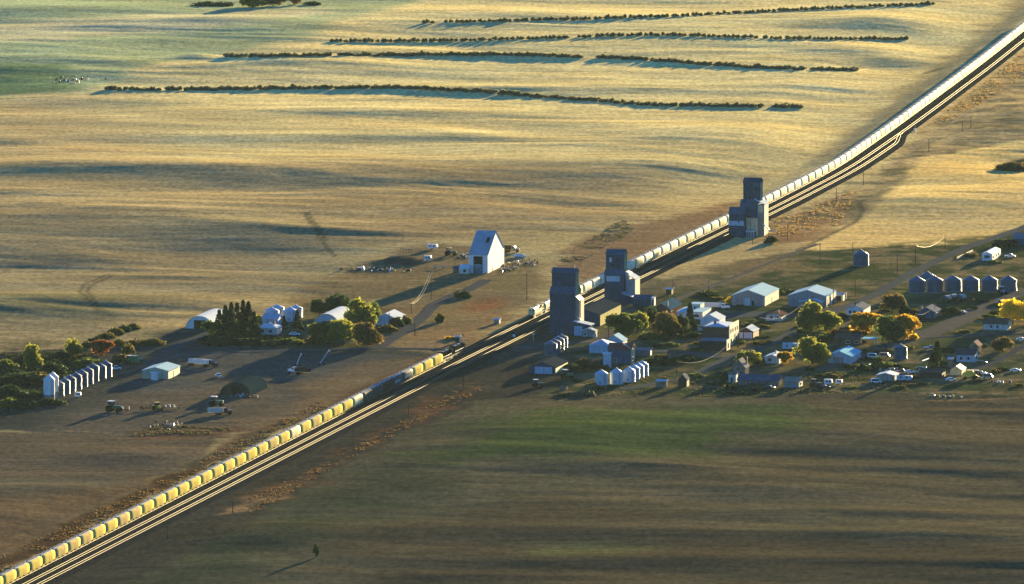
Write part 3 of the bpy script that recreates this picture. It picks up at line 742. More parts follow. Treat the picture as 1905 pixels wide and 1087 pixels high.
def dome_bin(label, cx, y, d, hw, hc, m=M_GALVD, mr=None, group=None, skirt=None, cap=True, hatch=False):
    x_, y_, z_ = G(cx, y); r = d/2
    x_ += r*0; y_ += r
    t = thing('grain_bin', label, 'grain bin', (x_, y_, float(H(x_, y_))), AZ, group)
    z0 = .05
    if skirt: MB().cyl(0,0,-.5,skirt,r*1.0,n=28).build('skirt', M_GREYW, t, smooth=True); z0 = skirt
    else: MB().cyl(0,0,-.5,.12,r+.15,n=28).build('base_ring', M_CONC, t, smooth=True); z0 = .12
    mb = MB(); n = 28; k = max(3, int(round((hw-z0)/.9)))
    for i in range(k):   # sheet rings, each with a small lip
        a = z0+(hw-z0)*i/k; b = z0+(hw-z0)*(i+1)/k
        mb.cyl(0,0,a,b-.05,r+.035,r-.01,n=n,cap=False); mb.cyl(0,0,b-.05,b,r+.03,n=n,cap=False)
    mb.build('wall', m, t, smooth=True)
    rf = MB().cyl(0,0,hw-.03,hw+hc,r+.14,.28,n=28).build('roof', mr or m, t, smooth=True)
    if cap: MB().cyl(0,0,hw+hc,hw+hc+.32,.34,.2,n=10).build('cap', M_GALVW, rf, smooth=True)
    mb = MB().tube([(r*.62,-r*.78,0),(r*.62,-r*.80,hw)], .05).tube([(r*.62+.3,-r*.74,0),(r*.62+.3,-r*.76,hw)], .05)
    mb.build('ladder', M_IRON, t)
    MB().box(-.45,.45,-r-.06,-r+.3,.5,1.7).build('door', M_GALV if m is M_GALVW or m is M_WHITE else M_TIN2, t)
    if hatch:
        for s in (-1, 1): MB().cyl(s*r*.5,-r*.35,hw+hc*.45,hw+hc*.45+.5,.3,.3,n=8).build('roof_vent', M_GALVW, rf)
    return t

# --- grain elevators
def elevator_one():
    x0, x1, y = 1022.5, 1068.5, 623.5; W = width_m(x0, x1, y); loc = G(x0, y); z = 0
    t = thing('grain_elevator', 'tall dark blue-grey grain elevator nearest the camera, with white roofed office', 'grain elevator', loc, AZ)
    D_ = 13.0; H1 = 18.0; H2 = 20.5; CW0, CW1 = .25, W-.25; c0, c1 = 3.2, 9.8
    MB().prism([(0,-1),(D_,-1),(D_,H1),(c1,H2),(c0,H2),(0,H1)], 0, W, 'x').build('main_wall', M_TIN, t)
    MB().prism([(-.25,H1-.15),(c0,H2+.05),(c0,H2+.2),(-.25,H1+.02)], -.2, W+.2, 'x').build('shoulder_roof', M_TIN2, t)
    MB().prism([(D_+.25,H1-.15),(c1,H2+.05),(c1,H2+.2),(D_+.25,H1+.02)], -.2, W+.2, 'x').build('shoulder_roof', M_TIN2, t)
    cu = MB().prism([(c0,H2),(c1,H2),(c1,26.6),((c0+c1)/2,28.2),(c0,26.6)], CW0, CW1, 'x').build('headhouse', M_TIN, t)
    MB().prism([(c0-.3,26.45),((c0+c1)/2,28.22),(c1+.3,26.45),(c1+.3,26.62),((c0+c1)/2,28.42),(c0-.3,26.62)], -.05, W+.05, 'x').build('headhouse_roof', M_TIN2, t)
    for fx in (.28, .72):
        f = MB().box(fx*W-.4, fx*W+.4, c0-.05, c0-.005, 23.4, 24.7).build('window', M_TIN2, t); MB().box(fx*W-.3, fx*W+.3, c0-.08, c0-.055, 23.5, 24.6).build('pane', M_GLASS, f)
    MB().box(W*.86, W*.86+.35, 6, 6.4, 27.3, 29.6).build('lightning_pole', M_CREAM, t)
    # side leg and red pipe on the sunny side
    MB().prism([(W,-.5),(W+1.9,-.5),(W+1.9,14.8),(W,16.6)], 2.2, 10.5).build('side_annex', M_GREYW, t)
    MB().box(W+2.1, W+2.45, 1.6, 2.0, 7.4, 15.2).build('down_spout', M_RED, t)
    MB().tube([(W+.4,1.4,8.3),(W+2.0,.6,7.2),(W+3.0,.1,6.7)], .16).build('spout_elbow', M_GALVW, t)
    # driveway shed with white roof
    MB().prism([(W,-.8),(W+7.6,-.8),(W+7.6,4.9),(W,6.4)], -2.6, 4.0).build('driveway_shed', M_TIN, t)
    MB().prism([(W-.05,6.42),(W+8.0,4.83),(W+8.0,5.0),(W-.05,6.6)], -3.0, 4.4).build('driveway_roof', M_WROOF, t)
    MB().box(W+.5, W+4.1, -2.69, -2.61, .1, 4.4).build('drive_door', M_BLUEW, t)
    MB().prism([(W+4.6,-.8),(W+10.6,-.8),(W+10.6,2.9),(W+7.6,4.0),(W+4.6,2.9)], -6.6, -2.7).build('office', M_GREYW, t)
    rf = MB().prism([(W+4.3,2.82),(W+7.6,4.02),(W+10.9,2.82),(W+10.9,2.98),(W+7.6,4.2),(W+4.3,2.98)], -6.9, -2.4).build('office_roof', M_WROOF, t)
    MB().box(W+8.2, W+8.5, -5.2, -4.9, 3.6, 5.2).build('stove_pipe', M_IRON, rf)
    f = MB().box(W+5.6, W+6.7, -6.65, -6.605, .8, 2.3).build('window', M_WHITE, t); MB().box(W+5.75, W+6.55, -6.67, -6.655, .95, 2.15).build('pane', M_GLASS, f)
    mb = MB()
    for i in range(4): mb.box(W+10.0+i*.3, W+10.2+i*.3, -7.6+i*.9, -7.4+i*.9, 0, 1.9)
    mb.box(W+9.4, W+11.6, -7.6, -4.0, 0.0, .5); mb.build('porch', M_OFFW, t)
elevator_one()
def elevator_two():
    x0, x1, y = 1124.5, 1159.8, 561.0; W = width_m(x0, x1, y); loc = G(x0, y)
    t = thing('grain_elevator', 'middle dark grain elevator with a pale blue band, behind the yellow shed', 'grain elevator', loc, AZ)
    D_ = 11.0; H1 = 11.9; H2 = 14.0; c0, c1 = 2.2, 8.6; HT = 20.7
    MB().prism([(0,-1),(D_,-1),(D_,H1),(c1,H2),(c0,H2),(0,H1)], 0, W, 'x').build('main_wall', M_TIN, t)
    MB().prism([(-.25,H1-.15),(c0,H2+.05),(c0,H2+.2),(-.25,H1+.02)], -.2, W+.2, 'x').build('shoulder_roof', M_TIN2, t)
    MB().prism([(c0,H2),(c1,H2),(c1,HT),((c0+c1)/2,HT+1.8),(c0,HT)], .15, W-.15, 'x').build('headhouse', M_TIN, t)
    MB().prism([(c0-.3,HT-.15),((c0+c1)/2,HT+1.83),(c1+.3,HT-.15),(c1+.3,HT+.03),((c0+c1)/2,HT+2.03),(c0-.3,HT+.03)], -.1, W+.1, 'x').build('headhouse_roof', M_TIN2, t)
    MB().box(W*.10, W*.80, -.06, -.003, 8.9, 11.3).build('pale_panel', M_BLUEW, t)
    MB().box(W*.20, W*.33, c0-.06, c0-.003, 17.2, 19.2).build('pale_patch', M_BLUEW, t)
    for fx, z0 in ((.33,15.2),(.62,15.0),(.55,17.4)): 
        f = MB().box(fx*W, fx*W+1.0, c0-.05, c0-.005, z0, z0+1.1).build('window', M_IRON, t); MB().box(fx*W+.1, fx*W+.9, c0-.08, c0-.055, z0+.1, z0+1.0).build('pane', M_DARK, f)
    MB().prism([(W,-.8),(W+1.8,-.8),(W+1.8,12.2),(W,12.9)], 4.5, 10.4).build('side_leg', M_WHITE, t)
    # cream bin annex with bright roof
    MB().box(W+1.9, W+4.9, 1.5, 11.5, -.8, 9.8).build('bin_annex', M_GREYW, t)
    MB().prism([(W+1.7,11.6),(W+5.1,9.75),(W+5.1,9.9),(W+1.7,11.8)], 1.3, 11.7).build('annex_roof', M_WROOF, t)
    MB().tube([(W+2.2,1.2,12.4),(W+3.0,1.0,11.2),(W+4.5,.8,10.2)], .14).build('spout', M_IRON, t)
    MB().prism([(W+.1,-.8),(W+6.2,-.8),(W+6.2,2.4),(W+.1,4.4)], -5.2, 1.2).build('driveway_shed', M_TIN, t)
    MB().prism([(W,4.42),(W+6.5,2.36),(W+6.5,2.5),(W,4.6)], -5.5, 1.4).build('driveway_roof', M_GROOF, t)
elevator_two()
def elevator_three():
    # tall part
    x0, x1, y = 1377.0, 1408.5, 438.0; W = width_m(x0, x1, y); loc = G(x0, y)
    t = thing('grain_elevator', 'farthest grain elevator, tall headhouse with lower twin attached in front', 'grain elevator', loc, AZ)
    D_ = 11; H1 = 13.2; H2 = 16.4; c0, c1 = 2.4, 8.4; HT = 24.6; cw0, cw1 = .9, W+.9
    MB().prism([(0,-1),(D_,-1),(D_,H1),(c1,H2),(c0,H2),(0,H1)], 0, W, 'x').build('main_wall', M_TIN2, t)
    MB().prism([(-.2,H1-.15),(c0,H2+.05),(c0,H2+.2),(-.2,H1+.02)], -.2, W+.2, 'x').build('shoulder_roof', M_TIN2, t)
    MB().prism([(c0,H2-1),(c1,H2-1),(c1,HT),((c0+c1)/2,HT+1.7),(c0,HT)], cw0, cw1, 'x').build('headhouse', M_TIN, t)
    MB().prism([(c0-.3,HT-.15),((c0+c1)/2,HT+1.73),(c1+.3,HT-.15),(c1+.3,HT+.03),((c0+c1)/2,HT+1.93),(c0-.3,HT+.03)], cw0-.25, cw1+.25, 'x').build('headhouse_roof', M_TIN, t)
    for fx, z0 in ((.26,21),(.75,21),(.38,16.6)):
        f = MB().box(cw0+fx*W-.4, cw0+fx*W+.4, c0-.05, c0-.005, z0, z0+1.3).build('window', M_IRON, t); MB().box(cw0+fx*W-.3, cw0+fx*W+.3, c0-.08, c0-.055, z0+.1, z0+1.2).build('pane', M_DARK, f)
    # right annex, pale
    MB().box(W+.02, W+3.2, .6, 10.4, -1, 14.6).build('bin_annex', M_GREYW, t)
    MB().prism([(W-1.6,16.9),(W+3.5,14.55),(W+3.5,14.75),(W-1.6,17.1)], .2, 10.8).build('annex_roof', M_WROOF, t)
    MB().box(W+.3, W+2.6, .52, .597, 10.8, 13.9).build('cream_patch', M_CREAM, t)
    # low front house
    a, b = -3.6, 3.6; F = -9.0
    MB().prism([(F,-1.5),(-.05,-1.5),(-.05,12.0),(-3.0,13.6),(-6.0,13.6),(F,10.8)], a, b, 'x').build('front_house', M_TIN, t)
    MB().prism([(F-.25,10.65),(-6.0,13.65),(-6.0,13.85),(F-.25,10.8)], a-.2, b+.2, 'x').build('front_roof', M_TIN2, t)
    MB().box(a, b, F-.06, F-.003, 5.4, 7.6).build('pale_band', M_BLUEW, t)
    mb = MB().box(a+4.4, a+4.9, F-.09, F-.062, 6.9, 7.9).box(a+3.2, a+3.7, F-.09, F-.062, 5.2, 5.8); mb.build('vent_hole', M_DARK, t)
    MB().box(b+.05, b+4.8, -3.5, -.05, -1, 8.6).build('middle_house', M_CREAM, t)
    MB().prism([(b+.02,9.6),(b+5.1,8.5),(b+5.1,8.65),(b+.02,9.8)], -3.8, .05).build('middle_roof', M_TIN2, t)
    MB().box(b+2.0, b+2.15, -3.57, -3.503, 3.6, 8.0).build('dark_pipe', M_IRON, t)
    MB().box(b+.3, b+4.6, -7.4, -3.6, 2.4, 3.1).build('drive_roof', M_GROOF, t)
    mb = MB()
    for i in range(5): mb.box(b+.6+i*.9, b+.85+i*.9, -7.3, -7.0, -.8, 2.4)
    mb.build('drive_post', M_WHITE, t)
    MB().box(b+.4, b+4.6, -6.4, -3.6, -1, 2.35).build('drive_wall', M_TIN, t)
    mb = MB().tube([(W+2.6,.2,5.2),(W+4.2,-.4,4.6),(W+6.2,-1.2,2.9),(W+8.8,-2.0,2.4)], .28); mb.build('auger_spout', M_GALVW, t)
elevator_three()

# --- tall white barn
t, W, rf = house('tall_barn', 'tall white barn with steep blue-grey roof, a big door and a hole in its roof', 'barn', 872.5, 907.5, 508, 33, 8.3, 9.2, 'v', M_WHITE, mat('slate_tin_roof', (.36,.44,.48), .82, var=.15, rib=2), ov=.25, ridge_at=.5,
    items=[('door','front',.24,.72,0.1,7.6,M_DARK),('door','front',.26,.70,0.1,4.0,M_BLUEW),('door','right',.28,.31,0,1.8,M_IRON)])
MB().prism([(6.2,13.2),(9.8,14.95),(9.8,15.4),(6.2,13.65)], W*.72, W*1.0-1.2, 'x').build('roof_hole', M_DARK, rf)
# the roof hole is a patch of missing sheet set a hair proud of the roof plane
house('lean_to', 'small white hut with one dark window beside the tall barn', 'hut', 855, 872, 509.5, 6, 2.5, 1.3, 'v', M_OFFW, M_WROOF, [('window','front',.42,.68,.8,1.9)])
house('tin_hut', 'low dark hut left of the small white hut', 'hut', 843, 854, 508, 5, 2.0, .8, 'v', M_OLDWOOD, M_TIN2)

# --- yellow shed and sheds by the elevators
house('storage_shed', 'long shed with a sunlit pale yellow side between the first two elevators', 'shed', 1055, 1116.4, 606.5, 42, 5.1, 2.2, 'u', M_TIN, M_SLATE, [('sunlit_cladding','right',0,1,-.3,4.95,mat('sunlit_yellow_cladding', (.88,.76,.34), .85, var=.08, streak=.1)),('door','right',.28,.33,0,2.2,M_DARK)], ov=.2)  # yellow slab paints the sunlit side onto dark walls
house('elevator_shed', 'low dark shed right of the middle elevator', 'shed', 1178, 1209, 569, 9, 2.9, 1.5, 'v', M_TIN, M_TIN2)
t, _, _ = house('fuel_shed', 'narrow white kiosk at the end of the low dark shed', 'kiosk', 1211, 1217, 569, 3, 3.4, 0, 'flat', M_WHITE, M_WROOF, [('door','front',.3,.75,.2,2.6,M_DARK)])
house('signal_hut', 'small white hut alone in the grass by the far line', 'hut', 919, 928.5, 602.5, 3, 1.9, .3, 'v', M_GREYW, M_WHITE)
house('signal_hut', 'small white signal hut above the leading dark locomotive', 'hut', 847, 854.5, 638, 2.2, 2.6, .3, 'v', M_TIN2, M_WHITE, [('door','front',.3,.7,.2,2.0,M_DARK)])
house('shack', 'small dark shack with a sunlit right wall on the grass beyond the shed', 'shack', 1239, 1249.5, 548, 4, 2.4, .3, 'v', M_IRON, M_WHITE)
# --- farm on the left
t = arch('arched_shed', 'white arched machine shed with a dark open doorway', 'shed', 345, 397, 611.5, 30, 5.6, M_WROOF, M_WHITE, [('door','front',.30,.72,.05,3.7,M_DARK),('door','front',.55,.70,.8,3.2,M_PYEL)])
arch('arched_shed', 'pale arched shed half hidden behind yellow-green trees', 'shed', 582, 632, 610, 30, 6.2, M_WROOF, M_BLUEW)
arch('arched_shed', 'dark arched storage shed by the rusty machines', 'shed', 409, 467, 735, 28, 5.3, mat('dark_arch_steel', (.010,.024,.038), .9, metal=0, var=.15, rib=4, ribaxis='Y'), M_IRON, [('door','front',.36,.64,.05,3.6,M_DARK)])
house('white_shed', 'pale blue roofed shed at the end of the tree row', 'shed', 697, 738, 605, 16, 2.9, 2.2, 'u', M_BLUEW, M_WROOF)
house('machine_shed', 'low cream shed with a pale blue roof in the farmyard', 'shed', 264.5, 313.5, 704.5, 19, 3.4, 1.4, 'u', mat('cream_cladding', (.50,.48,.33), .6, var=.08, streak=.1), M_BROOF, [('door','right',.45,.75,.1,2.6,M_OFFW)])
house('farmhouse', 'white hip roofed farmhouse behind the hedge', 'house', 478, 515, 622, 9, 2.8, 1.9, 'hip', M_OFFW, M_WROOF, [('chimney','',.75,.5,3.8,5.4,M_IRON),('window','front',.2,.35,.9,1.9),('window','front',.6,.75,.9,1.9)])
house('garage', 'pale gabled building in front of the steel bins', 'garage', 488, 517, 608, 10, 3.4, 1.8, 'v', M_BLUEW, M_GROOF, [('window','front',.25,.45,1,2.2)])
t, _, _ = house('white_tank', 'white box tank standing before the cream shed', 'tank', 281, 292.5, 707.5, 2.4, 2.9, .3, 'v', M_WHITE, M_WHITE)

# --- village buildings
def win(face, *a, z0=.9, z1=2.0): return [('window', face, p, q, z0, z1) for p, q in a]
house('house', 'dark two storey house with a blue-grey roof beside the low white shop', 'house', 1212.5, 1246.7, 590.5, 24, 3.6, 2.4, 'u', M_BRICK, M_TIN2, [('chimney','',.78,.12,4.5,6.8,M_GREYW)]+win('right',(.05,.1),(.15,.2),z0=1.2,z1=2.6)+win('front',(.2,.35),(.6,.75)))
house('shop', 'low flat roofed white building with pale blue roof', 'shop', 1259, 1307, 593, 18, 3.0, 0, 'flat', M_OFFW, M_BROOF, [('chimney','',.5,.6,3,4.3,M_IRON)]+win('front',(.1,.2),(.6,.85)))
house('shop', 'small raised white block at the back of the flat roofed building', 'annex', 1283, 1303, 586, 8, 4.6, 0, 'flat', M_CREAM, M_BROOF)
house('white_shed', 'white gabled shed behind the old brick building', 'shed', 1303, 1337.5, 608, 13, 3.2, 2.0, 'u', M_WHITE, M_WROOF, win('right',(.45,.6),z0=1.2,z1=2))
t, W, rf = house('brick_building', 'old two storey brick building with a sunlit cream street front', 'shop', 1306, 1355.5, 644, 19, 8.3, 1.0, 'hip', M_BRICK, M_GROOF, [], ov=-.4)
MB().box(W+.003, W+.35, -.1, 19.1, -.6, 9.3).build('street_front', M_CREAM, t)
for a in (.1,.32,.58,.80):
    f = MB().box(W+.352, W+.39, a*19, a*19+2.0, 5.3, 7.4).build('window', M_OFFW, t); MB().box(W+.392, W+.41, a*19+.2, a*19+1.8, 5.5, 7.2).build('pane', M_GLASS, f)
for a in (.12,.7):
    f = MB().box(W+.352, W+.39, a*19, a*19+2.6, .8, 3.2).build('window', M_OFFW, t); MB().box(W+.392, W+.41, a*19+.2, a*19+2.4, 1.0, 3.0).build('pane', M_GLASS, f)
MB().box(W+.352, W+.42, 8.4, 9.8, 0, 2.6).build('door', M_BROWN, t)
MB().box(-.5, W+.2, -.3, .0-.003, 7.9, 8.3).build('cornice', M_OLDWOOD, t)
MB().box(W*.35, W*.35+.9, 5, 5.9, 8.5, 10.2).build('chimney', M_BRICK, rf)
t, W, rf = house('brick_annex', 'single storey dark annex in front of the brick building, white doorway on its end', 'shop', 1301.5, 1350.5, 652, 7, 4.1, .5, 'v', M_IRON, M_GYROOF, [], ov=.1, ridge_at=.9)
MB().box(W+.003, W+.3, 0, 7, -.5, 4.6).build('street_front', M_CREAM, t)
f = MB().box(W+.302, W+.33, 2, 4.6, .6, 3.2).build('window', M_OFFW, t); MB().box(W+.332, W+.35, 2.3, 4.3, .8, 3.0).build('pane', M_GLASS, f)
house('garage', 'brown double garage with two white doors and a white roof', 'garage', 1375, 1401, 630, 12, 3.1, 1.7, 'u', M_BROWN, M_WROOF, [('door','front',.02,.28,.1,2.7),('door','front',.34,.93,.1,2.7)])
house('storage_hall', 'large white metal hall with pale blue roof, left of the two', 'hall', 1361, 1422.5, 568.5, 31, 4.4, 2.5, 'u', M_GREYW, M_BROOF, [('door','front',.39,.56,.1,3.4,M_BLUEW),('door','front',.62,.67,.1,2.2,M_DARK),('door','right',.5,.53,0,2.1,M_IRON)], ov=.2)
house('storage_hall', 'large grey metal hall with bright pale roof and side lean-to, right of the two', 'hall', 1465.5, 1537, 570, 22, 4.7, 2.6, 'u', M_GREYW, M_BROOF, [('door','right',.15,.30,.1,3.2,M_IRON),('door','right',.45,.55,.1,3.4,M_WHITE)], ov=.2)
house('hall_annex', 'low grey lean-to in front of the right hand hall', 'annex', 1484, 1527, 572.5, 6, 2.5, 1.2, 'u', M_GREYW, M_BROOF, [('door','front',.25,.4,.1,2.1,M_IRON)]+win('right',(.2,.4)), ridge_at=.7, loc=None)
house('hall_porch', 'small white open porch on the far right end of the halls', 'porch', 1551, 1568, 560, 8, 2.6, .6, 'v', M_CREAM, M_OFFW, [('door','front',.2,.8,.1,2.2,M_DARK)])
house('bungalow', 'small brown roofed bungalow with white front south of the halls', 'house', 1424.5, 1454, 597, 11, 2.4, 1.3, 'u', M_OFFW, M_BRROOF, win('front',(.3,.42),(.7,.85))+[('door','right',.3,.6,.1,2.1,M_CREAM),('chimney','',.7,.3,3,4.4,M_GREYW)], ov=.6)
house('bungalow', 'white house with a row of windows behind the yellow-green tree', 'house', 1574.5, 1606, 586.5, 16, 2.7, 1.5, 'u', M_WHITE, M_GYROOF, win('front',(.15,.3),(.4,.55),(.75,.9))+[('chimney','',.4,.3,3.4,5,M_BRICK)])
house('bungalow', 'grey roofed house with a white right wall beside the golden tree', 'house', 1707, 1739, 592, 13, 2.8, 1.9, 'u', M_TIN2, M_GYROOF, win('right',(.2,.5),z0=1.0,z1=2.0)+[('chimney','',.1,.4,3,4.6,M_GREYW)])
house('garage', 'long garage with bright pale blue roof and grey door', 'garage', 1539.5, 1584, 675.7, 20, 3.0, 2.1, 'u', M_BLUEW, mat('sky_blue_roof', (.30,.62,.74), .82, var=.03), [('door','front',.25,.66,.1,2.6,M_GREYW),('door','right',.3,.45,.1,2.2,M_OFFW)], ov=.5)  # roof blue carries the sky reflection in its colour
house('mobile_home', 'white house with one big window beside the orange bush', 'house', 1422, 1449, 676, 12, 2.6, 1.0, 'u', M_OFFW, M_GROOF, win('front',(.25,.5),z0=.9,z1=2.1)+[('chimney','',.6,.5,3.2,4.8,M_WHITE)])
house('house', 'dark house with brown roof and white windows above the sky blue garage', 'house', 1553, 1598, 642, 9, 2.8, 1.6, 'v', M_BRICK, M_BRROOF, win('front',(.45,.62),(.82,.95)))
t = thing('carport', 'flat pale blue carport roof on thin posts', 'carport', G(1601, 642), AZ)
MB().box(0,6.2,0,7.5,2.5,2.7).build('roof', mat('sky_blue_roof', (.30,.62,.74), .82), t)
for x, y in ((.2,.2),(6,.2),(.2,7.3),(6,7.3)): MB().box(x-.08,x+.08,y-.08,y+.08,-.4,2.5).build('post', M_OFFW, t)
house('mobile_home', 'white mobile home with railed porch on the slope at the right', 'mobile home', 1826.5, 1845.5, 485, 22, 3.0, .9, 'u', M_WHITE, M_GROOF, win('right',(.1,.18),(.45,.52),(.7,.8))+win('front',(.25,.75),z0=1.2,z1=2.4), ov=.1)
house('house', 'shaded house with grey roof at the right edge beyond the dark bush', 'house', 1884, 1925, 456, 12, 3.0, 2.0, 'v', M_TIN2, M_GYROOF)
house('cottage', 'long white cottage with dark brown roof before the bright yellow tree', 'house', 1829, 1873, 613.5, 9, 2.6, 2.0, 'v', M_OFFW, M_BRROOF, win('front',(.3,.38),(.55,.63))+[('door','right',.3,.6,.1,2.1,M_CREAM)])
house('cottage', 'pale blue cottage with a dark roof left of the parked cars', 'house', 1779, 1813, 673, 8, 3.0, 2.0, 'v', M_BLUEW, M_DROOF, win('front',(.2,.32),(.6,.72))+[('window','right',.3,.6,.9,2.0)])
house('cottage', 'dark cottage with a tan roof just behind the pale blue one', 'house', 1803, 1820, 657, 8, 3.0, 1.8, 'u', M_OLDWOOD, M_TANROOF)
house('outbuilding', 'low shed with a pinkish tan roof and sunlit end', 'shed', 1768, 1789, 698, 9, 2.2, 1.5, 'u', M_YELLOW, mat('pink_roof', (.42,.33,.34), .7, var=.1))
house('outbuilding', 'small chimney topped hut above the pink roofed shed', 'hut', 1764, 1771, 684, 3, 3.6, .4, 'v', M_OLDWOOD, M_WROOF)
house('outbuilding', 'long low pale roofed shed among the junk cars', 'shed', 1631, 1664, 708, 9, 2.2, .9, 'u', M_GREYW, M_GROOF)
house('outbuilding', 'low maroon roofed shed between the junk cars and the conifer', 'shed', 1712, 1752, 702, 8, 2.0, 1.2, 'v', M_IRON, M_BRROOF)
house('old_house', 'abandoned grey house with a steep weathered roof, nearest the field', 'house', 1362, 1386, 702, 8, 4.2, 3.2, 'u', M_OLDWOOD, mat('weathered_shingles', (.30,.28,.26), .9, var=.2), win('front',(.3,.45),(.6,.75),z0=1.4,z1=2.6)+[('chimney','',.9,.7,5,8,M_IRON)])
house('old_shed', 'white fronted small shed at the foot of the abandoned house', 'shed', 1355, 1369, 711.5, 4, 3.4, .8, 'v', M_OFFW, M_OLDWOOD, [('door','front',.3,.6,.1,2.1,M_IRON)])
house('old_shed', 'long low dark shed by the field edge with a sunlit gable', 'shed', 1372, 1448, 716, 9, 2.0, 1.9, 'v', M_OLDWOOD, M_TIN2)
house('old_shed', 'dark shed with a tan roof right of the long low one', 'shed', 1458, 1486, 721, 8, 2.3, 1.6, 'v', M_GREYW, M_TANROOF, [('window','right',.3,.6,.8,1.8)])
house('tool_shed', 'small flat roofed shed with an orange door at the field edge', 'shed', 1221, 1238.5, 720, 4, 2.4, .4, 'v', M_OLDWOOD, M_GROOF, [('door','right',.2,.8,.1,2.0,M_TANROOF)])
house('tool_shed', 'small gabled dark shed right of the flat roofed one', 'shed', 1262, 1277.5, 720, 5, 3.2, 2.0, 'u', M_IRON, M_GYROOF)
house('house', 'pale blue house with hip roof left of the red roof', 'house', 1096, 1134, 657, 11, 3.4, 2.0, 'hip', M_BLUEW, M_GROOF)
house('house', 'pale roofed house behind the red roofed barn', 'house', 1126, 1158, 648, 9, 3.2, 2.4, 'u', M_BLUEW, M_BROOF)
t, W, rf = house('red_roof_barn', 'dark grey barn with a red front roof and a sunlit tan end roof', 'barn', 1131, 1174, 676.5, 8, 6.0, 2.2, 'v', M_TIN2, M_REDROOF, win('front',(.28,.38),z0=.8,z1=2.2)+[('window','right',.3,.55,1.2,2.6)])
MB().prism([(W+.4,5.9),(W-3.5,8.3),(W-3.5,8.5),(W+.4,6.1)], -.2, 5.0).build('end_roof', mat('tan_end_roof', (.40,.33,.27), .8, var=.15), t)
house('tower_shed', 'tall narrow white shed against the red roofed barn', 'shed', 1122, 1134.5, 685, 3, 6.0, .3, 'v', M_BLUEW, M_WROOF)
house('outbuilding', 'low grey shed with bright edge right of the red roofed barn', 'shed', 1184, 1209, 662, 5, 2.4, .8, 'v', M_TIN2, M_GYROOF, [('door','right',.1,.7,.1,2.4,M_WHITE)])  # white slab on the right paints in the sunlit edge
house('outbuilding', 'small dark cabin in the hedge by the street', 'cabin', 1242, 1266, 668, 5, 2.4, 1.2, 'v', M_OLDWOOD, M_BRROOF)
house('machine_shed', 'dark roofed shed with two pale blue doors by the sidings', 'shed', 984, 1033, 695.5, 24, 2.9, 1.9, 'u', M_TIN, M_SLATE, [('door','front',.22,.55,.1,3.0,M_BLUEW),('door','front',.56,.88,.1,3.0,M_BLUEW),('door','right',.02,.98,.2,2.4,M_YELLOW)], ov=.3)  # yellow slab along the right wall paints in its sunlight

# --- grain bins
def bins(rows, group, m, **k):
    for lb, cx, y, d, hw, hc in rows: dome_bin(lb, cx, y, d/sc(y), hw/sc(y), hc/sc(y), m, group=group, **k)
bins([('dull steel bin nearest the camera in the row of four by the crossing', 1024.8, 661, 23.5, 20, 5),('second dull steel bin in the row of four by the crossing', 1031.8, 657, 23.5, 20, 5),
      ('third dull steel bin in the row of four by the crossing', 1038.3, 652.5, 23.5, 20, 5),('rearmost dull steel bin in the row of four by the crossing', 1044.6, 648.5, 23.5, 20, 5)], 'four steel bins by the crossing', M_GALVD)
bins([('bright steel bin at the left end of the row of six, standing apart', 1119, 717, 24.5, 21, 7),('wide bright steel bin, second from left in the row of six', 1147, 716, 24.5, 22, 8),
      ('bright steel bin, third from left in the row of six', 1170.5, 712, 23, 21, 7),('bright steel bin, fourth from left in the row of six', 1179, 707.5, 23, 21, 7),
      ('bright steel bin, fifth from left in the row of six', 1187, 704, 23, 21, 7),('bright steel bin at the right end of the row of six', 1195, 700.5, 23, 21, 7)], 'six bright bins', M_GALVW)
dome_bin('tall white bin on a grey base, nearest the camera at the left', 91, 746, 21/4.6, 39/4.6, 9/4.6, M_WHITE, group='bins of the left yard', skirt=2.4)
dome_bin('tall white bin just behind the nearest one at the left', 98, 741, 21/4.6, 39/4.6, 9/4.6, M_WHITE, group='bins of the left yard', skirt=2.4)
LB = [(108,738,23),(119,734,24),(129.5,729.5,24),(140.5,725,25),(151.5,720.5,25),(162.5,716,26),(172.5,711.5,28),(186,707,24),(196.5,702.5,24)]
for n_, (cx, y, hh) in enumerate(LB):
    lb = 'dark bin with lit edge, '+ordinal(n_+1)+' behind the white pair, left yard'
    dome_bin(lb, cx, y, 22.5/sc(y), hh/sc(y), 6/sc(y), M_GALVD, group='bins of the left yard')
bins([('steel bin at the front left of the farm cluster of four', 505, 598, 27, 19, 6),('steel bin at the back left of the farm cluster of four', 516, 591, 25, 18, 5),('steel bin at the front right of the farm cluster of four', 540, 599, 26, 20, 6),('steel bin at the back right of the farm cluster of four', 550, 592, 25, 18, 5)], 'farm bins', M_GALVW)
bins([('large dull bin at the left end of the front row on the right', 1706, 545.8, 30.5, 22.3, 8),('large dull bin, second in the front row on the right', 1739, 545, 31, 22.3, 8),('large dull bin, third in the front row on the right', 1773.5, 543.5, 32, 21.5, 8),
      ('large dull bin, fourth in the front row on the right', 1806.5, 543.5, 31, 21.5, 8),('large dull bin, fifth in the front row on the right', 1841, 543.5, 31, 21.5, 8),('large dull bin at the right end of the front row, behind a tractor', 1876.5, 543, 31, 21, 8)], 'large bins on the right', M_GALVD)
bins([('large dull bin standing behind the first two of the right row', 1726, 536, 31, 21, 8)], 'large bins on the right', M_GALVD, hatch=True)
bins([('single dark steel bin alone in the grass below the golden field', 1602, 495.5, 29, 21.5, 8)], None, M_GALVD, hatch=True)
bins([('small dull steel bin beside the camper near the garage', 1676, 668.7, 24, 21.5, 5)], None, M_GALVD)

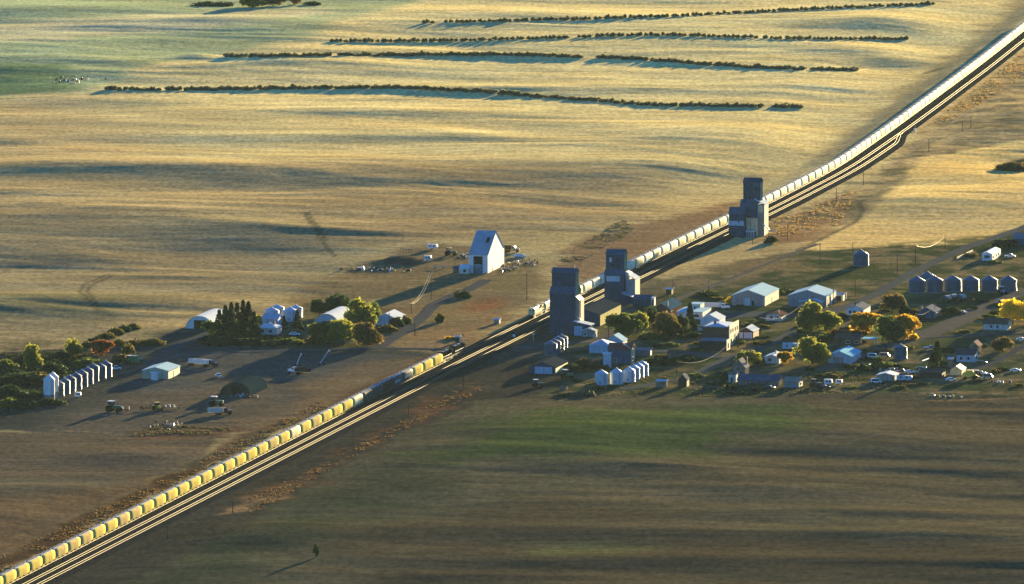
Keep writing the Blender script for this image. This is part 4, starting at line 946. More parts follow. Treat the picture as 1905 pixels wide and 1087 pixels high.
# ---------------------------------------------------------------- vehicles and machines
def vloc(cx, y): return G(cx, y)
def make_car(kind, paint, label, cx, y, az, group=None):
    t = thing('pickup_truck' if kind == 'pickup' else 'parked_car', label, 'pickup' if kind == 'pickup' else 'car', vloc(cx, y), az, group)
    # length along local y
    L = 2.6 if kind == 'pickup' else 2.25
    MB().prism([(-L,.35),(L,.35),(L,.75),(L-.15,.95),(-L+.1,1.0),(-L,.8)], -.9, .9, 'x').build('body', paint, t, bevel=.05)
    if kind == 'pickup': prof = [(-.4,.95),(1.35,.95),(.95,1.65),(-.3,1.7)]
    elif kind == 'van': prof = [(-L+.1,.95),(1.75,.95),(1.2,1.95),(-L+.15,1.95)]
    else: prof = [(-1.7,.95),(1.15,.95),(.45,1.45),(-1.1,1.45)]
    MB().prism(prof, -.78, .78, 'x').build('cab', paint, t)
    mb = MB()
    for s in (-1, 1): mb.prism([(a*.86+.05, .95+(b-.95)*.82+.04) for a, b in prof], s*.785, s*.80, 'x')
    mb.build('side_window', M_GLASS, t)
    p2, p3 = prof[1], prof[2]
    mb = MB().prism([(p2[0]-.02, p2[1]+.06),(p3[0]+.03, p3[1]-.08),(p3[0]+.07, p3[1]-.08),(p2[0]+.04, p2[1]+.06)], -.68, .68, 'x'); mb.build('windscreen', M_GLASS, t)
    for sx in (-.82, .82):
        for sy in (-L*.62, L*.62): MB().wheel(sx, sy, .34, .34, .22, 12).build('wheel', M_BLACK, t)
    for sx in (-.65, .65): MB().box(sx-.15,sx+.15,L,L+.03,.6,.8).build('headlight', M_CONC, t)
    return t
def make_tractor(paint, label, cx, y, az, big=1.0, cabm=M_WHITE):
    t = thing('tractor', label, 'tractor', vloc(cx, y), az); k = big
    def S(mb): mb.v = [(a*k, b*k, c*k) for a, b, c in mb.v]; return mb
    S(MB().box(-.45,.45,.2,2.3,.9,1.75)).build('engine_hood', paint, t, bevel=.06)
    S(MB().box(-.7,.7,-1.3,.2,.8,1.5)).build('chassis', paint, t)
    S(MB().box(-.72,.72,-1.15,.25,1.5,2.7)).build('cab', M_GLASS, t)
    S(MB().box(-.85,.85,-1.3,.4,2.72,2.92)).build('cab_roof', cabm, t)
    S(MB().tube([(.3,1.5,1.7),(.3,1.5,2.7)], .05)).build('exhaust_pipe', M_IRON, t)
    for s in (-1, 1):
        S(MB().wheel(s*1.05,-.75,.9,.9,.5,16)).build('rear_wheel', M_BLACK, t)
        S(MB().wheel(s*.9,1.75,.55,.55,.32,14)).build('front_wheel', M_BLACK, t)
        S(MB().box(s*1.05-.3,s*1.05+.3,-1.4,-.1,1.75,1.85)).build('fender', paint, t)
    return t
def make_truck(paint, label, cx, y, az, trailer=7.5, tm=M_WHITE, tank=False, cat='truck'):
    t = thing('grain_truck', label, cat, vloc(cx, y), az)
    MB().box(-.45,.45,-trailer-1.2,5.2,.65,.85).build('frame', M_IRON, t)
    MB().prism([(1.6,.8),(3.3,.8),(3.3,2.1),(2.9,2.75),(1.6,2.85)], -1.1, 1.1, 'x').build('cab', paint, t, bevel=.05)
    MB().box(-.8,.8,3.3,5.2,.8,1.8).build('engine_hood', paint, t, bevel=.08)
    MB().prism([(3.32,2.1),(2.95,2.68),(2.99,2.70),(3.37,2.12)], -.95, .95, 'x').build('windscreen', M_GLASS, t)
    for s in (-1, 1): MB().box(s*1.1-.01,s*1.1+.02,1.9,2.9,1.9,2.5).build('side_window', M_GLASS, t)
    if tank: MB().tube([(0,-trailer-.9,1.9),(0,-trailer-.7,1.9),(0,1.0,1.9),(0,1.2,1.9)], [.6,.95,.95,.6], 14).build('tank', tm, t, smooth=True)
    else:
        mb = MB().prism([(-1.05,1.15),(1.05,1.15),(1.25,2.9),(1.17,2.9),(1.0,1.3),(-1.0,1.3),(-1.17,2.9),(-1.25,2.9)], -trailer-.9, 1.2)
        mb.box(-1.2,1.2,1.15,1.25,1.2,2.9).box(-1.2,1.2,-trailer-.95,-trailer-.85,1.2,2.9); mb.build('grain_box', tm, t)
        MB().box(-1.05,1.05,-trailer-.8,1.1,2.3,2.45).build('load', M_PEARTH, t)
    for s in (-1, 1):
        for yy in (4.2, .2, -.9, -trailer+.2, -trailer-.7)[:(5 if trailer > 5 else 3)]: MB().wheel(s*.98, yy, .5, .5, .35, 14).build('wheel', M_BLACK, t)
    return t
def make_trailer(label, cx, y, az, L=6.5, h=2.6, m=M_WHITE, cat='camper'):
    t = thing('camper_trailer', label, cat, vloc(cx, y), az)
    MB().prism([(-L/2,.5),(L/2-.5,.5),(L/2,1.2),(L/2-.2,h),(-L/2,h)], -1.15, 1.15, 'x').build('body', m, t, bevel=.08)
    for yy in (-L*.28, L*.08): 
        f = MB().box(1.151,1.17,yy,yy+.9,1.35,1.95).build('window', M_GLASS, t); MB().box(-1.17,-1.151,yy,yy+.9,1.35,1.95).build('window', M_GLASS, t)
    for s in (-1, 1): MB().wheel(s*1.0, -.3, .33, .33, .2, 12).build('wheel', M_BLACK, t)
    MB().tube([(0,L/2-.2,.55),(0,L/2+1.1,.55)], .07).build('tow_bar', M_IRON, t)
    MB().box(-.3,.3,-.8,-.2,h,h+.2).build('roof_vent', M_OFFW, t)
    return t
def make_auger(label, cx, y, az, L=15, tilt=35, m=M_GALVW):
    t = thing('grain_auger', label, 'grain auger', vloc(cx, y), az); c, s_ = math.cos(R(tilt)), math.sin(R(tilt))
    MB().tube([(0,0,.3),(0,L*c,.3+L*s_)], .17, 10).build('tube', m, t)
    MB().box(-.35,.35,-.5,.4,.1,.7).build('hopper', M_IRON, t)
    k = .5
    MB().tube([(-1.1,L*c*.35,.4),(0,L*c*k,.3+L*s_*k)], .06).tube([(1.1,L*c*.35,.4),(0,L*c*k,.3+L*s_*k)], .06).tube([(-1.1,L*c*.35,.4),(1.1,L*c*.35,.4)], .06).build('undercarriage', M_IRON, t)
    for s in (-1, 1): MB().wheel(s*1.15,L*c*.35,.4,.4,.2,12).build('wheel', M_BLACK, t)
    MB().tube([(0,L*c,.3+L*s_),(0,L*c+.35,L*s_-.5)], .16, 8).build('spout', m, t)
    return t
def make_cultivator(label, cx, y, az, W=9, m=M_RUST):
    t = thing('cultivator', label, 'cultivator', vloc(cx, y), az)
    mb = MB()
    for yy in (0, 1.1, 2.2): mb.box(-W/2,W/2,yy-.08,yy+.08,.75,.92)
    for i in range(7): x = -W/2+W*i/6; mb.box(x-.06,x+.06,0,2.2,.76,.90)
    mb.build('frame', m, t)
    mb = MB()
    for i in range(int(W*1.6)):
        x = -W/2+.3+i/1.6; mb.tube([(x,(i % 3)*1.1,.8),(x,(i % 3)*1.1-.4,.5),(x,(i % 3)*1.1,.02)], .04, 4)
    mb.build('tines', M_IRON, t)
    MB().tube([(-1.2,2.2,.85),(0,5.0,.6),(1.2,2.2,.85)], .08).build('tow_bar', m, t)
    for s in (-1, 1): MB().wheel(s*(W/2-1.0),1.4,.42,.42,.25,12).build('wheel', M_BLACK, t)
    rr = random.Random(int(cx)); mb = MB()
    for i in range(6): x = -W/2+rr.random()*W; mb.box(x-.2,x+.3,.2,.9,.92,1.3+rr.random()*.9)
    mb.build('hydraulic_rack', M_OFFW if rr.random() < .4 else m, t)
    return t
def make_combine(paint, label, cx, y, az):
    t = thing('combine_harvester', label, 'combine', vloc(cx, y), az)
    MB().prism([(-3.2,1.2),(2.2,1.0),(2.2,3.2),(-2.6,3.2),(-3.6,2.2)], -1.4, 1.4, 'x').build('body', paint, t, bevel=.08)
    MB().box(-.9,.9,1.6,3.0,2.2,3.7).build('cab', M_GLASS, t); MB().box(-1.0,1.0,1.4,3.2,3.7,3.88).build('cab_roof', M_WHITE, t)
    MB().prism([(-1.4,3.2),(1.4,3.2),(1.7,3.9),(-1.7,3.9)], -1.8, 1.0).build('grain_tank', paint, t)
    MB().prism([(2.2,1.0),(4.2,.3),(4.2,.9),(2.2,1.8)], -.7, .7, 'x').build('feeder', M_IRON, t)
    MB().box(-2.6,2.6,4.1,5.2,.2,.9).build('header', paint, t)
    for s in (-1, 1):
        MB().wheel(s*1.7,1.6,.95,.95,.6,16).build('front_wheel', M_BLACK, t); MB().wheel(s*1.3,-2.4,.6,.6,.4,14).build('rear_wheel', M_BLACK, t)
    return t
H_ = math.pi/2
make_truck(M_PDARK, 'grain truck with long white box and dark cab in the left farmyard', 385, 682, AZ+R(108), 7.5)
make_car('pickup', M_PWHITE, 'white pickup facing the camera in the left farmyard', 406, 702, R(165))
make_truck(M_PWHITE, 'white cabbed flatbed truck under the two raised augers', 556, 696, AZ-R(68)+math.pi+R(180), 4.2, M_IRON)
make_auger('raised grain auger leaning steeply left of its twin', 551, 682, AZ+R(10), 7, 42)
make_auger('raised grain auger leaning right above the flatbed truck', 594, 680, AZ+R(22), 9, 38)
make_car('pickup', M_PWHITE, 'white pickup at the far end of the dark bins', 214, 688, AZ+R(75))
make_combine(M_PGREEN, 'dark combine with a white cab roof before the orange bush', 249, 679, AZ+R(-70))
make_trailer('small white tank trailer beside the dark bins', 145, 740, AZ+R(80), 2.6, 2.2, cat='tank trailer')
make_tractor(M_PGREEN, 'dark tractor with white cab roof in the lower yard', 210, 766, AZ+R(100), 1.5)
make_cultivator('folded cultivator hitched right of the dark tractor', 226, 766, AZ, 6)
make_cultivator('long rusty cultivator with a yellow rack in the lower yard', 281, 764, AZ, 9)
make_cultivator('second half of the rusty machine row in the lower yard', 318, 762, AZ, 8, M_OLDWOOD)
make_tractor(M_PYEL, 'small yellow tractor amid the rusty cultivators', 293, 764, AZ+R(140), 1.15, M_PYEL)
make_tractor(M_PGREEN, 'green tractor with a white cab below the dark arched shed', 401, 756, AZ+R(90), 1.4)
make_truck(M_PRED, 'old flatbed truck with a pale load, lowest of the machines by the arched shed', 408, 772, AZ+R(60), 3.6, M_OFFW)
make_car('car', M_PWHITE, 'white car parked by the farm hedge', 548, 624.5, AZ+R(85))
make_car('car', M_PDARK, 'dark car behind the white one at the farm hedge', 552, 619, AZ+R(85))
# scrap around the tall barn
make_trailer('white van body among the scrap left of the tall barn', 796, 486, AZ+R(90), 3.4, 2.6, cat='van body')
make_trailer('long white tank trailer behind the scrap', 805, 464, AZ+R(92), 4.6, 2.4, cat='tank trailer')
make_tractor(M_PDARK, 'old tractor left of the tall barn', 837, 476, AZ+R(90), 1.3, M_IRON)
make_truck(M_PTAN, 'abandoned tan truck right behind the tall barn', 946, 469, AZ+R(90), 3.5, M_RUST)
t = thing('boat', 'upturned white boat hull on the scrap heap', 'boat', G(967, 479), AZ+R(80)); MB().tube([(0,-3.0,.5),(0,-1.6,.7),(0,1.2,.7),(0,3.2,.4)], [.3,.9,.9,.15], 10).build('hull', M_BLUEW, t, smooth=True); MB().box(-.06,.06,-2.4,2.2,1.5,1.7).build('keel', M_WHITE, t)
t = thing('loading_ramp', 'old timber loading ramp at the scrap yard edge', 'ramp', G(755, 470), AZ+R(0)); 
for i in range(5): MB().box(-2.4+i*1.2,-2.2+i*1.2,0,.3,-.3,1.6).build('post', M_OLDWOOD, t)
MB().prism([(-2.6,1.6),(7,.9),(7,1.05),(-2.6,1.8)], 0, 1.6).build('deck', M_OLDWOOD, t)
t = thing('storage_rack', 'pipe rack with pale steel pipes left of the farm lane', 'pipe rack', G(812, 500), AZ+R(70))
MB().tube([(0,-2,1.0),(0,5,1.0)], .12).tube([(.5,-2,1.0),(.5,4,1.0)], .12).build('pipe', M_GALVW, t); MB().box(-.4,1.0,-1,-.8,0,.9).box(-.4,1.0,3,3.2,0,.9).build('stand', M_IRON, t)
def junk(label, cx, y, n, seed, sx=4.5, sy=6):
    """a pile of scrap: separate plates, drums, wheels and frames, read as one heap"""
    r = random.Random(seed); t = thing('scrap_heap', label, 'scrap heap', G(cx, y), AZ)
    ms = [M_RUST, M_IRON, M_OFFW, M_OLDWOOD, M_PTAN, M_IRON, M_GALVW]
    for k in range(7):
        mb = MB()
        for i in range(max(2, n//7)):
            x = r.gauss(0, sx*.5); yy = r.gauss(0, sy*.5); q = r.random(); w_ = .4+r.random()*1.1; h = .25+r.random()*.8
            if q < .4: mb.box(x-w_/2,x+w_/2,yy-.5,yy+.5,-.1,h)
            elif q < .6: mb.wheel(x, yy, .45, .45, .3, 10)
            elif q < .8: mb.tube([(x,yy,.1),(x+r.uniform(-2,2),yy+r.uniform(-2,2),.3+r.random()*1.3)], .08)
            else: mb.cyl(x, yy, -.1, .9, .32, n=8)
        o = mb.build(['rusty_plate','iron_frame','white_sheet','plank','tan_panel','axle','steel_drum'][k], ms[k], t)
    return t
junk('scrap heap with a white fender at the left end of the barn yard', 680, 502, 40, 1, 9, 7); junk('scrap heap with old car parts below the earth mound', 722, 503, 40, 2, 8, 7)
junk('scrap just left of the tall barn door side', 864, 478, 30, 3, 3, 8); junk('pale scrap right of the tall barn foot', 945, 500, 40, 4, 5, 16); junk('far scrap beyond the upturned boat', 975, 490, 40, 5, 6, 16)
junk('rusty scrap along the field edge below the lower yard machines', 310, 792, 40, 6, 9, 9); junk('pale scrap at the mouth of the dark arched shed', 456, 738, 25, 7, 6, 3)
junk('scrap between the junk cars at the village edge', 1655, 690, 25, 8, 5, 5); junk('scattered white scrap beyond the far right sheds', 1860, 712, 14, 9, 8, 3); junk('scrap along the bushes by the pale blue garage', 1612, 682, 25, 10, 5, 4)
junk('farm scrap behind the first grain bins at the far left field', 133, 150, 50, 11, 12, 26)
junk('scrap and fence timbers at the dirt bank below the village', 1750, 738, 16, 12, 7, 2)
t = thing('earth_mound', 'dark earth mound in the scrap yard left of the tall barn', 'earth mound', G(733, 492), AZ)
mb = MB(); rws = []
for j in range(9):
    row = []
    for i in range(15):
        u = i/14*2-1; v = j/8*2-1; rr2 = max(0, 1-u*u-v*v); row.append(len(mb.v)); mb.v.append((u*9, v*14+14, 2.3*rr2**.8*(1+.2*float(vn(u*4, v*4, 3)))-.1))
    rws.append(row)
for a, b in zip(rws, rws[1:]): mb.f += [(a[i], a[i+1], b[i+1], b[i]) for i in range(14)]
mb.build('heap', M_PEARTH, t, smooth=True)
# village vehicles
make_truck(M_PWHITE, 'white truck with long white box before the large halls', 1336, 576, AZ+R(92), 6.5)
make_trailer('large pale blue motor home between the white house and green tree', 1472, 651, AZ+R(90), 7.4, 2.9, M_BLUEW, 'motor home')
make_car('van', M_PWHITE, 'white van with lit tail right of the sky blue garage', 1624, 666, AZ+R(90))
make_car('van', M_PTAN, 'pale van between the white van and the small bin', 1646, 665, AZ+R(90))
make_car('pickup', M_PBLUE, 'blue pickup on the gravel street by the dark conifer', 1730, 650, AZ+R(70))
make_car('car', M_PWHITE, 'white car at the roadside below the grey roofed house', 1789, 584, AZ+R(-80))
make_tractor(M_PBLUE, 'blue tractor before the rightmost large bin', 1864, 547.5, AZ+R(150), 1.2)
make_car('van', M_PBLUE, 'pale blue van left of the bright yellow tree', 1866, 566, AZ+R(85))
make_car('pickup', M_PWHITE, 'white pickup beside the mobile home on the slope', 1879, 479, AZ+R(80))
make_car('car', M_PWHITE, 'white car at the right edge by the village lane', 1900, 634, AZ+R(85))
make_car('car', M_PWHITE, 'white car parked low at the far right by the field', 1889, 692, AZ+R(85))
make_car('car', M_PDARK, 'dark car right of the pale blue cottage', 1826, 677, AZ+R(80))
make_car('car', M_PWHITE, 'white car right of the pink roofed shed', 1825, 697, AZ+R(80))
make_combine(M_PYEL, 'yellow machine beside the pink roofed shed', 1806, 706, AZ+R(85))
make_car('van', M_PBLUE, 'pale blue van on the grass below the cottages', 1838, 704, AZ+R(88))
make_car('car', M_PWHITE, 'white car below the pink roofed shed', 1769, 709, AZ+R(60))
make_trailer('long pale blue caravan low among the junk cars', 1683, 709, AZ+R(88), 6.4, 2.3, M_BLUEW, 'caravan')
make_car('pickup', M_PRED, 'red and white junk pickup, leftmost in the row', 1677, 694, AZ+R(80))
make_car('car', M_PWHITE, 'white junk car, middle of the row', 1692, 695, AZ+R(65))
make_car('pickup', M_PTAN, 'tan junk pickup, right end of the row', 1710, 695, AZ+R(85))
make_car('car', M_PDARK, 'dark junk car behind the tan pickup', 1713, 689, AZ+R(88))
make_tractor(M_PDARK, 'dark old tractor by the field edge', 1516, 721, AZ+R(95), 1.2, M_IRON)
make_trailer('small white camper by the field edge', 1541, 717, AZ+R(85), 3.4, 2.5)
make_trailer('boxy white trailer right of the small camper', 1561, 716, AZ+R(88), 2.8, 2.1, cat='trailer')
make_car('car', M_PRED, 'dark car in front of the small camper', 1534, 723, AZ+R(80))
make_car('car', M_PDARK, 'dark sedan below the long low shed', 1432, 724, AZ+R(92))
make_car('van', M_PWHITE, 'white van in the shade at the field edge', 1630, 713, AZ+R(80))
make_car('car', M_PWHITE, 'white car in the trees left of the brick building', 1301, 617, AZ+R(85))
make_car('pickup', M_PDARK, 'dark car under the flat carport', 1641, 646, AZ+R(85))
make_tractor(M_PGREEN, 'green tractor near the pale hedge by the two door shed', 1054, 704, AZ+R(100), 1.25)
make_tractor(M_PDARK, 'dark tractor with white roof at the lower village edge', 999, 721, AZ+R(70), 1.15)
make_cultivator('rusty red cultivator lying along the field edge', 1058, 738, AZ, 10)
make_cultivator('dark cultivator right of the rusty red one', 1086, 737, AZ, 9, M_IRON)
house('pallet_box', 'low pale wooden box in the grass above the cultivators', 'box', 1041, 1053, 726, 4, 1.2, .2, 'v', M_OLDWOOD, M_OLDWOOD, ov=.05)
for lb, cx, y in (('black cylindrical tank, left of the three on the grass', 1757, 564), ('black cylindrical tank, middle of the three on the grass', 1768, 561.5), ('black cylindrical tank, right of the three on the grass', 1784, 562)):
    t = thing('storage_tank', lb, 'tank', G(cx, y), AZ+R(12), 'three black tanks')
    MB().tube([(0,0,1.55),(0,.3,1.55),(0,5.2,1.55),(0,5.5,1.55)], [1.2,1.6,1.6,1.2], 18).build('tank', M_BLACK if False else mat('black_tank', (.03,.03,.032), .35, spec=.7), t, smooth=True)
    MB().box(-.9,.9,.8,1.1,-.2,.5).build('saddle', M_IRON, t); MB().box(-.9,.9,4.2,4.5,-.2,.5).build('saddle', M_IRON, t)

# ---------------------------------------------------------------- poles, wires, signals
def pole(label, cx, y, hpx, arm=True, double=False, lamp=False):
    h = hpx/sc(y); t = thing('utility_pole', label, 'utility pole', G(cx, y), AZ+R(60), 'wooden utility poles')
    MB().cyl(0,0,-.8,h,.19,.12,n=8).build('post', M_POLE, t)
    if arm:
        MB().box(-1.2,1.2,-.07,.07,h-.7,h-.55).build('crossarm', M_POLE, t)
        mb = MB()
        for x in (-1.05,-.5,.5,1.05): mb.cyl(x,0,h-.55,h-.35,.06,n=6)
        mb.build('insulator', M_BLUEW, t)
    if lamp: MB().cyl(.35,0,h-2.6,h-1.6,.28,n=8).build('transformer', M_GREYW, t)
    return t
POLES = [('beside the farm lane, between barn and tree row',802,558,54,1),('left of the first elevator in open grass',980,558,50,1),('thin pole at the roadside below the farm lane',772,625,24,0),('pole in front of the pale blue roofed shed',724,621,39,1),
 ('short pole above the end of the tree row',765,584,20,0),('right of the tracks, near the middle of the lower line',657,832,33,0),('right of the tracks, third pole below the crossing',760,776,26,0),('right of the tracks, second pole below the crossing',862,728,36,0),
 ('low by the ditch in the lower left',433,955,24,0),('lowest pole right of the tracks',311,1003,24,0),('tall pole in the grass below the golden field',1525.5,492.5,40,1),('pole on the edge of the golden field',1586.6,470,20,0),
 ('pole right of the lone dark bin',1669,507.5,34,1),('pole by the two bright wheel ruts',1496,416,22,0),('pole right of the farthest elevator',1465,447.6,31,0),('trackside pole beyond the farthest elevator',1556,374,24,0),
 ('next trackside pole toward the junction',1606,345,26,0),('trackside pole just below the junction',1728,282,24,0),('pole on the golden field edge by the sagging wire',1758,462,24,0),('pole where the bright wire starts',1703,489,34,0),
 ('tall pole beyond the low white shop',1318.5,552.5,32,1),('pole beside the small dark shack',1252,553,32,0),('pole at the brown roofed bungalow',1414,623,34,1),('pole at the corner of the brick building',1373.5,647,28,1),
 ('pole behind the right hand hall',1591,551,30,0),('pole before the right hand hall',1511,572,28,1),('pole by the white house with windows',1596,584,24,1),('pole at the right hand hall corner',1550,566,34,1),('pole before the grey roofed house',1739,590,26,1),
 ('slim pole by the shed row at the field edge',1259,704,34,0),('pole on the gravel bank by the yellow shed',1132,628,22,0),('pole in the grass by the halls',1358,640,30,0),('pole left of the far spur',1400,455,16,0),('far pole by the right hand ruts',1790,245,20,1),('far pole right of the ruts',1806,238,22,1)]
PT = {}
for lb, cx, y, hp, arm in POLES:
    t = pole('wooden pole '+lb if not lb.startswith(('pole','thin','short','lowest','tall','trackside','next','slim','far')) else 'wooden '+lb, cx, y, hp, bool(arm), lamp=(cx in (1318.5,1550)))
    PT[cx] = (t.location.x, t.location.y, t.location.z+hp/sc(y)-.3)
def wire(label, a, b, sag, off=0.0, r=.045):
    A = np.array(a); B = np.array(b); t = thing('power_line', label, 'power line', tuple(A), 0, 'sunlit overhead wires'); pts = []
    d = np.array([B[1]-A[1], A[0]-B[0], 0]); d /= np.linalg.norm(d)
    for i in range(15):
        q = i/14; p = (A-A)*(1-q)+(B-A)*q+d*off; p[2] -= sag*4*q*(1-q); pts.append(p)
    MB().tube(pts, r, 5).build('cable', M_WIRE, t); return t
wire('bright sagging wire between the poles by the golden field', PT[1703], PT[1758], 2.6, r=.03)
wire('left of two lit wires down from the lane pole', PT[802], PT[765], 3.0, -.5); wire('right of two lit wires down from the lane pole', PT[802], PT[765], 3.0, .5)
wire('bright wire looping down left of the brick building', PT[1373.5], PT[1259], 5, r=.03); wire('bright wire looping past the brown roofed bungalow', PT[1511], PT[1414], 4.5, r=.03)
wire('bright wire sagging from the grey roofed house pole', PT[1739], (PT[1739][0]-10, PT[1739][1]-40, 6.5), 2.2, r=.03)
def signal(label, cx, y, hpx, two=False):
    h = hpx/sc(y); t = thing('railway_signal', label, 'railway signal', G(cx, y), AZ)
    MB().cyl(0,0,-.3,h,.1,.08,n=8).build('mast', M_WHITE, t)
    hd = MB().box(-.3,.3,-.15,.05,h-1.2,h-.1).build('signal_head', M_IRON, t)
    for z in (h-.9, h-.45): MB().cyl(0,0,-.02,.0,.12,n=8).build('lens', M_RED, hd).location = (0,-.16,z)
    MB().box(-.5,.5,-.4,.4,-.2,1.5).build('relay_case', M_WHITE, t)
    if two: MB().box(-.05,1.3,-.05,.05,h*.6,h*.6+.1).build('bracket', M_WHITE, t)
signal('white signal mast with relay case at the leading dark locomotive', 861.5, 646, 26, True); signal('short signal mast beside the middle track', 956, 629, 13)
signal('white signal post at the far junction', 1702, 245, 12); 
t = thing('crossing_sign', 'small red and white sign at the street corner', 'sign', G(1347, 659), AZ+R(40)); MB().cyl(0,0,-.3,2.2,.05,n=6).build('post', M_OFFW, t); MB().prism([(-.5,1.5),(-.2,1.2),(.2,1.2),(.5,1.5),(.5,1.9),(.2,2.2),(-.2,2.2),(-.5,1.9)], -.09, -.06).build('sign_plate', M_RED, t)
t = thing('crossing_gate', 'white crossing post on the village side of the rails', 'crossing post', G(992, 634), AZ); MB().cyl(0,0,-.3,3.0,.08,n=8).build('post', M_WHITE, t); mb = MB().prism([(-.7,2.5),(-.55,2.35),(.7,3.3),(.55,3.45)], -.12, -.10); mb.build('cross_board', M_WHITE, t); MB().prism([(.7,2.5),(.55,2.35),(-.7,3.3),(-.55,3.45)], -.15, -.125).build('cross_board', M_WHITE, t)
t = thing('wire_fence', 'low board fence leaning on the slope right of the far bins', 'fence', G(1780, 484), AZ+R(0)); 
P0 = np.array(G(1780,485)); P1 = np.array(G(1810,471))
for i in range(9):
    p = (P1-P0)*i/8; MB().box(p[0]-.07,p[0]+.07,p[1]-.07,p[1]+.07,-.3,1.3).build('post', M_OFFW, t)
t.rotation_euler = (0,0,0); MB().tube([(0,0,1.2),tuple((P1-P0)+np.array([0,0,1.2]))], .1).tube([(0,0,.7),tuple((P1-P0)+np.array([0,0,.7]))], .08).build('rail', M_OFFW, t)
t = thing('fence', 'pale timber barrier above the dark conifer', 'fence', G(1716, 676), 0)
P0 = np.array(G(1716,676)); P1 = np.array(G(1739,667)); MB().tube([(0,0,1.0),tuple((P1-P0)+np.array([0,0,1.0]))], .14).build('rail', M_WHITE, t)
for i in range(4):
    p = (P1-P0)*i/3; MB().box(p[0]-.08,p[0]+.08,p[1]-.08,p[1]+.08,-.3,1.1).build('post', M_OFFW, t)

# ---------------------------------------------------------------- plants
LM = {'green': leaf_mat('green_leaves', (.055,.09,.02), (.15,.18,.035)), 'dark': leaf_mat('dark_green_leaves', (.016,.032,.016), (.035,.06,.022)), 'yellowgreen': leaf_mat('yellow_green_leaves', (.11,.135,.022), (.32,.31,.05)),
      'olive': leaf_mat('olive_leaves', (.06,.06,.018), (.17,.14,.035)), 'orange': leaf_mat('orange_leaves', (.24,.15,.02), (.60,.36,.03)), 'gold': leaf_mat('golden_leaves', (.60,.42,.02), (.85,.68,.06)),
      'rust': leaf_mat('rust_leaves', (.13,.045,.012), (.26,.09,.02)), 'brown': leaf_mat('brown_leaves', (.085,.065,.022), (.17,.125,.035)), 'bare': leaf_mat('grey_brown_twigs', (.12,.122,.065), (.23,.22,.115)),
      'conifer': leaf_mat('conifer_needles', (.008,.018,.010), (.02,.036,.018))}
M_BARK = mat('bark', (.07,.055,.04), .95, var=.3)
def crown_mesh(seed, n, shape='round', leaf=.09, clumps=16):
    """unit crown: radius 1 in x and y, z 0..2; many small leaf sprays gathered in clumps, open gaps between them"""
    r = random.Random(seed); v = []; f = []; cs = []
    for i in range(clumps):
        while 1:
            a, b, c = r.uniform(-1,1), r.uniform(-1,1), r.uniform(-1,1)
            if a*a+b*b+c*c < 1: break
        k = .62; R_ = r.uniform(.26,.46)
        if shape == 'cone':
            c = r.uniform(-1,1); w_ = (1-(c+1)/2)*.85; th = r.uniform(0,6.28); a, b = w_*math.cos(th)*.8, w_*math.sin(th)*.8; k = 1; R_ = .16+.22*w_
        elif shape == 'bush': c = abs(c)-1*.9; R_ = r.uniform(.28,.5)
        cs.append((a*k if shape != 'cone' else a, b*k if shape != 'cone' else b, c*k if shape != 'cone' else c, R_))
    for i in range(n):
        cx, cy, cz, R_ = cs[i % len(cs)]
        th = r.uniform(0,6.283); ph = math.acos(r.uniform(-.75,1)); q = R_*(.55+.5*r.random())
        p = (cx+q*math.sin(ph)*math.cos(th), cy+q*math.sin(ph)*math.sin(th), cz+q*math.cos(ph)*(.8))
        s = leaf*r.uniform(.6,1.5)
        ax = (r.gauss(0,1), r.gauss(0,1), r.gauss(0,1)); m_ = math.sqrt(sum(t*t for t in ax))+1e-6; ax = [t/m_ for t in ax]
        bx = (r.gauss(0,1), r.gauss(0,1), r.gauss(0,1)); d = sum(a*b for a, b in zip(ax, bx)); bx = [b-d*a for a, b in zip(ax, bx)]; m_ = math.sqrt(sum(t*t for t in bx))+1e-6; bx = [t/m_ for t in bx]
        j = len(v); z_ = 1+p[2]
        for ca, cb in ((-1,-.5),(.9,-.6),(1.1,.5),(-.7,.7)): v.append((p[0]+s*(ca*ax[0]+cb*bx[0]), p[1]+s*(ca*ax[1]+cb*bx[1]), z_+s*(ca*ax[2]+cb*bx[2])))
        f.append((j,j+1,j+2,j+3))
    me = D.meshes.new('crown'); me.from_pydata(v, [], f); me.update(); return me
def trunk_mesh(seed, shape='round'):
    r = random.Random(seed+99); mb = MB(); mb.tube([(0,0,-.25),(.02,0,.35),(.0,.03,.8),(.03,0,1.4)] if shape != 'cone' else [(0,0,-.2),(0,0,1.0),(0,0,1.95)], [.085,.065,.045,.02] if shape != 'cone' else [.07,.05,.01], 6)
    if shape != 'cone':
        for i in range(6):
            th = i*1.05+r.random()*.5; z = .35+.12*i; mb.tube([(0,0,z),(.35*math.cos(th),.35*math.sin(th),z+.35),(.6*math.cos(th),.6*math.sin(th),z+.55)], [.035,.025,.01], 5)
    me = D.meshes.new('trunk'); me.from_pydata(mb.v, [], mb.f); me.materials.append(M_BARK); me.update(); return me
CM = {}
def crown_for(kind, shape, var):
    k = (kind, shape, var)
    if k not in CM:
        base = ('m', shape, var)
        if base not in CM:
            n = {'round': 2600, 'cone': 1800, 'bush': 1500, 'low': 600}[shape]
            CM[base] = (crown_mesh(var*7+len(shape), n, 'bush' if shape == 'low' else shape, {'round': .062, 'cone': .06, 'bush': .075, 'low': .11}[shape], {'round': 22, 'cone': 40, 'bush': 14, 'low': 9}[shape]), trunk_mesh(var, shape))
        me = CM[base][0].copy(); me.materials.append(LM[kind]); CM[k] = (me, CM[base][1])
    return CM[k]
TN_ = 0
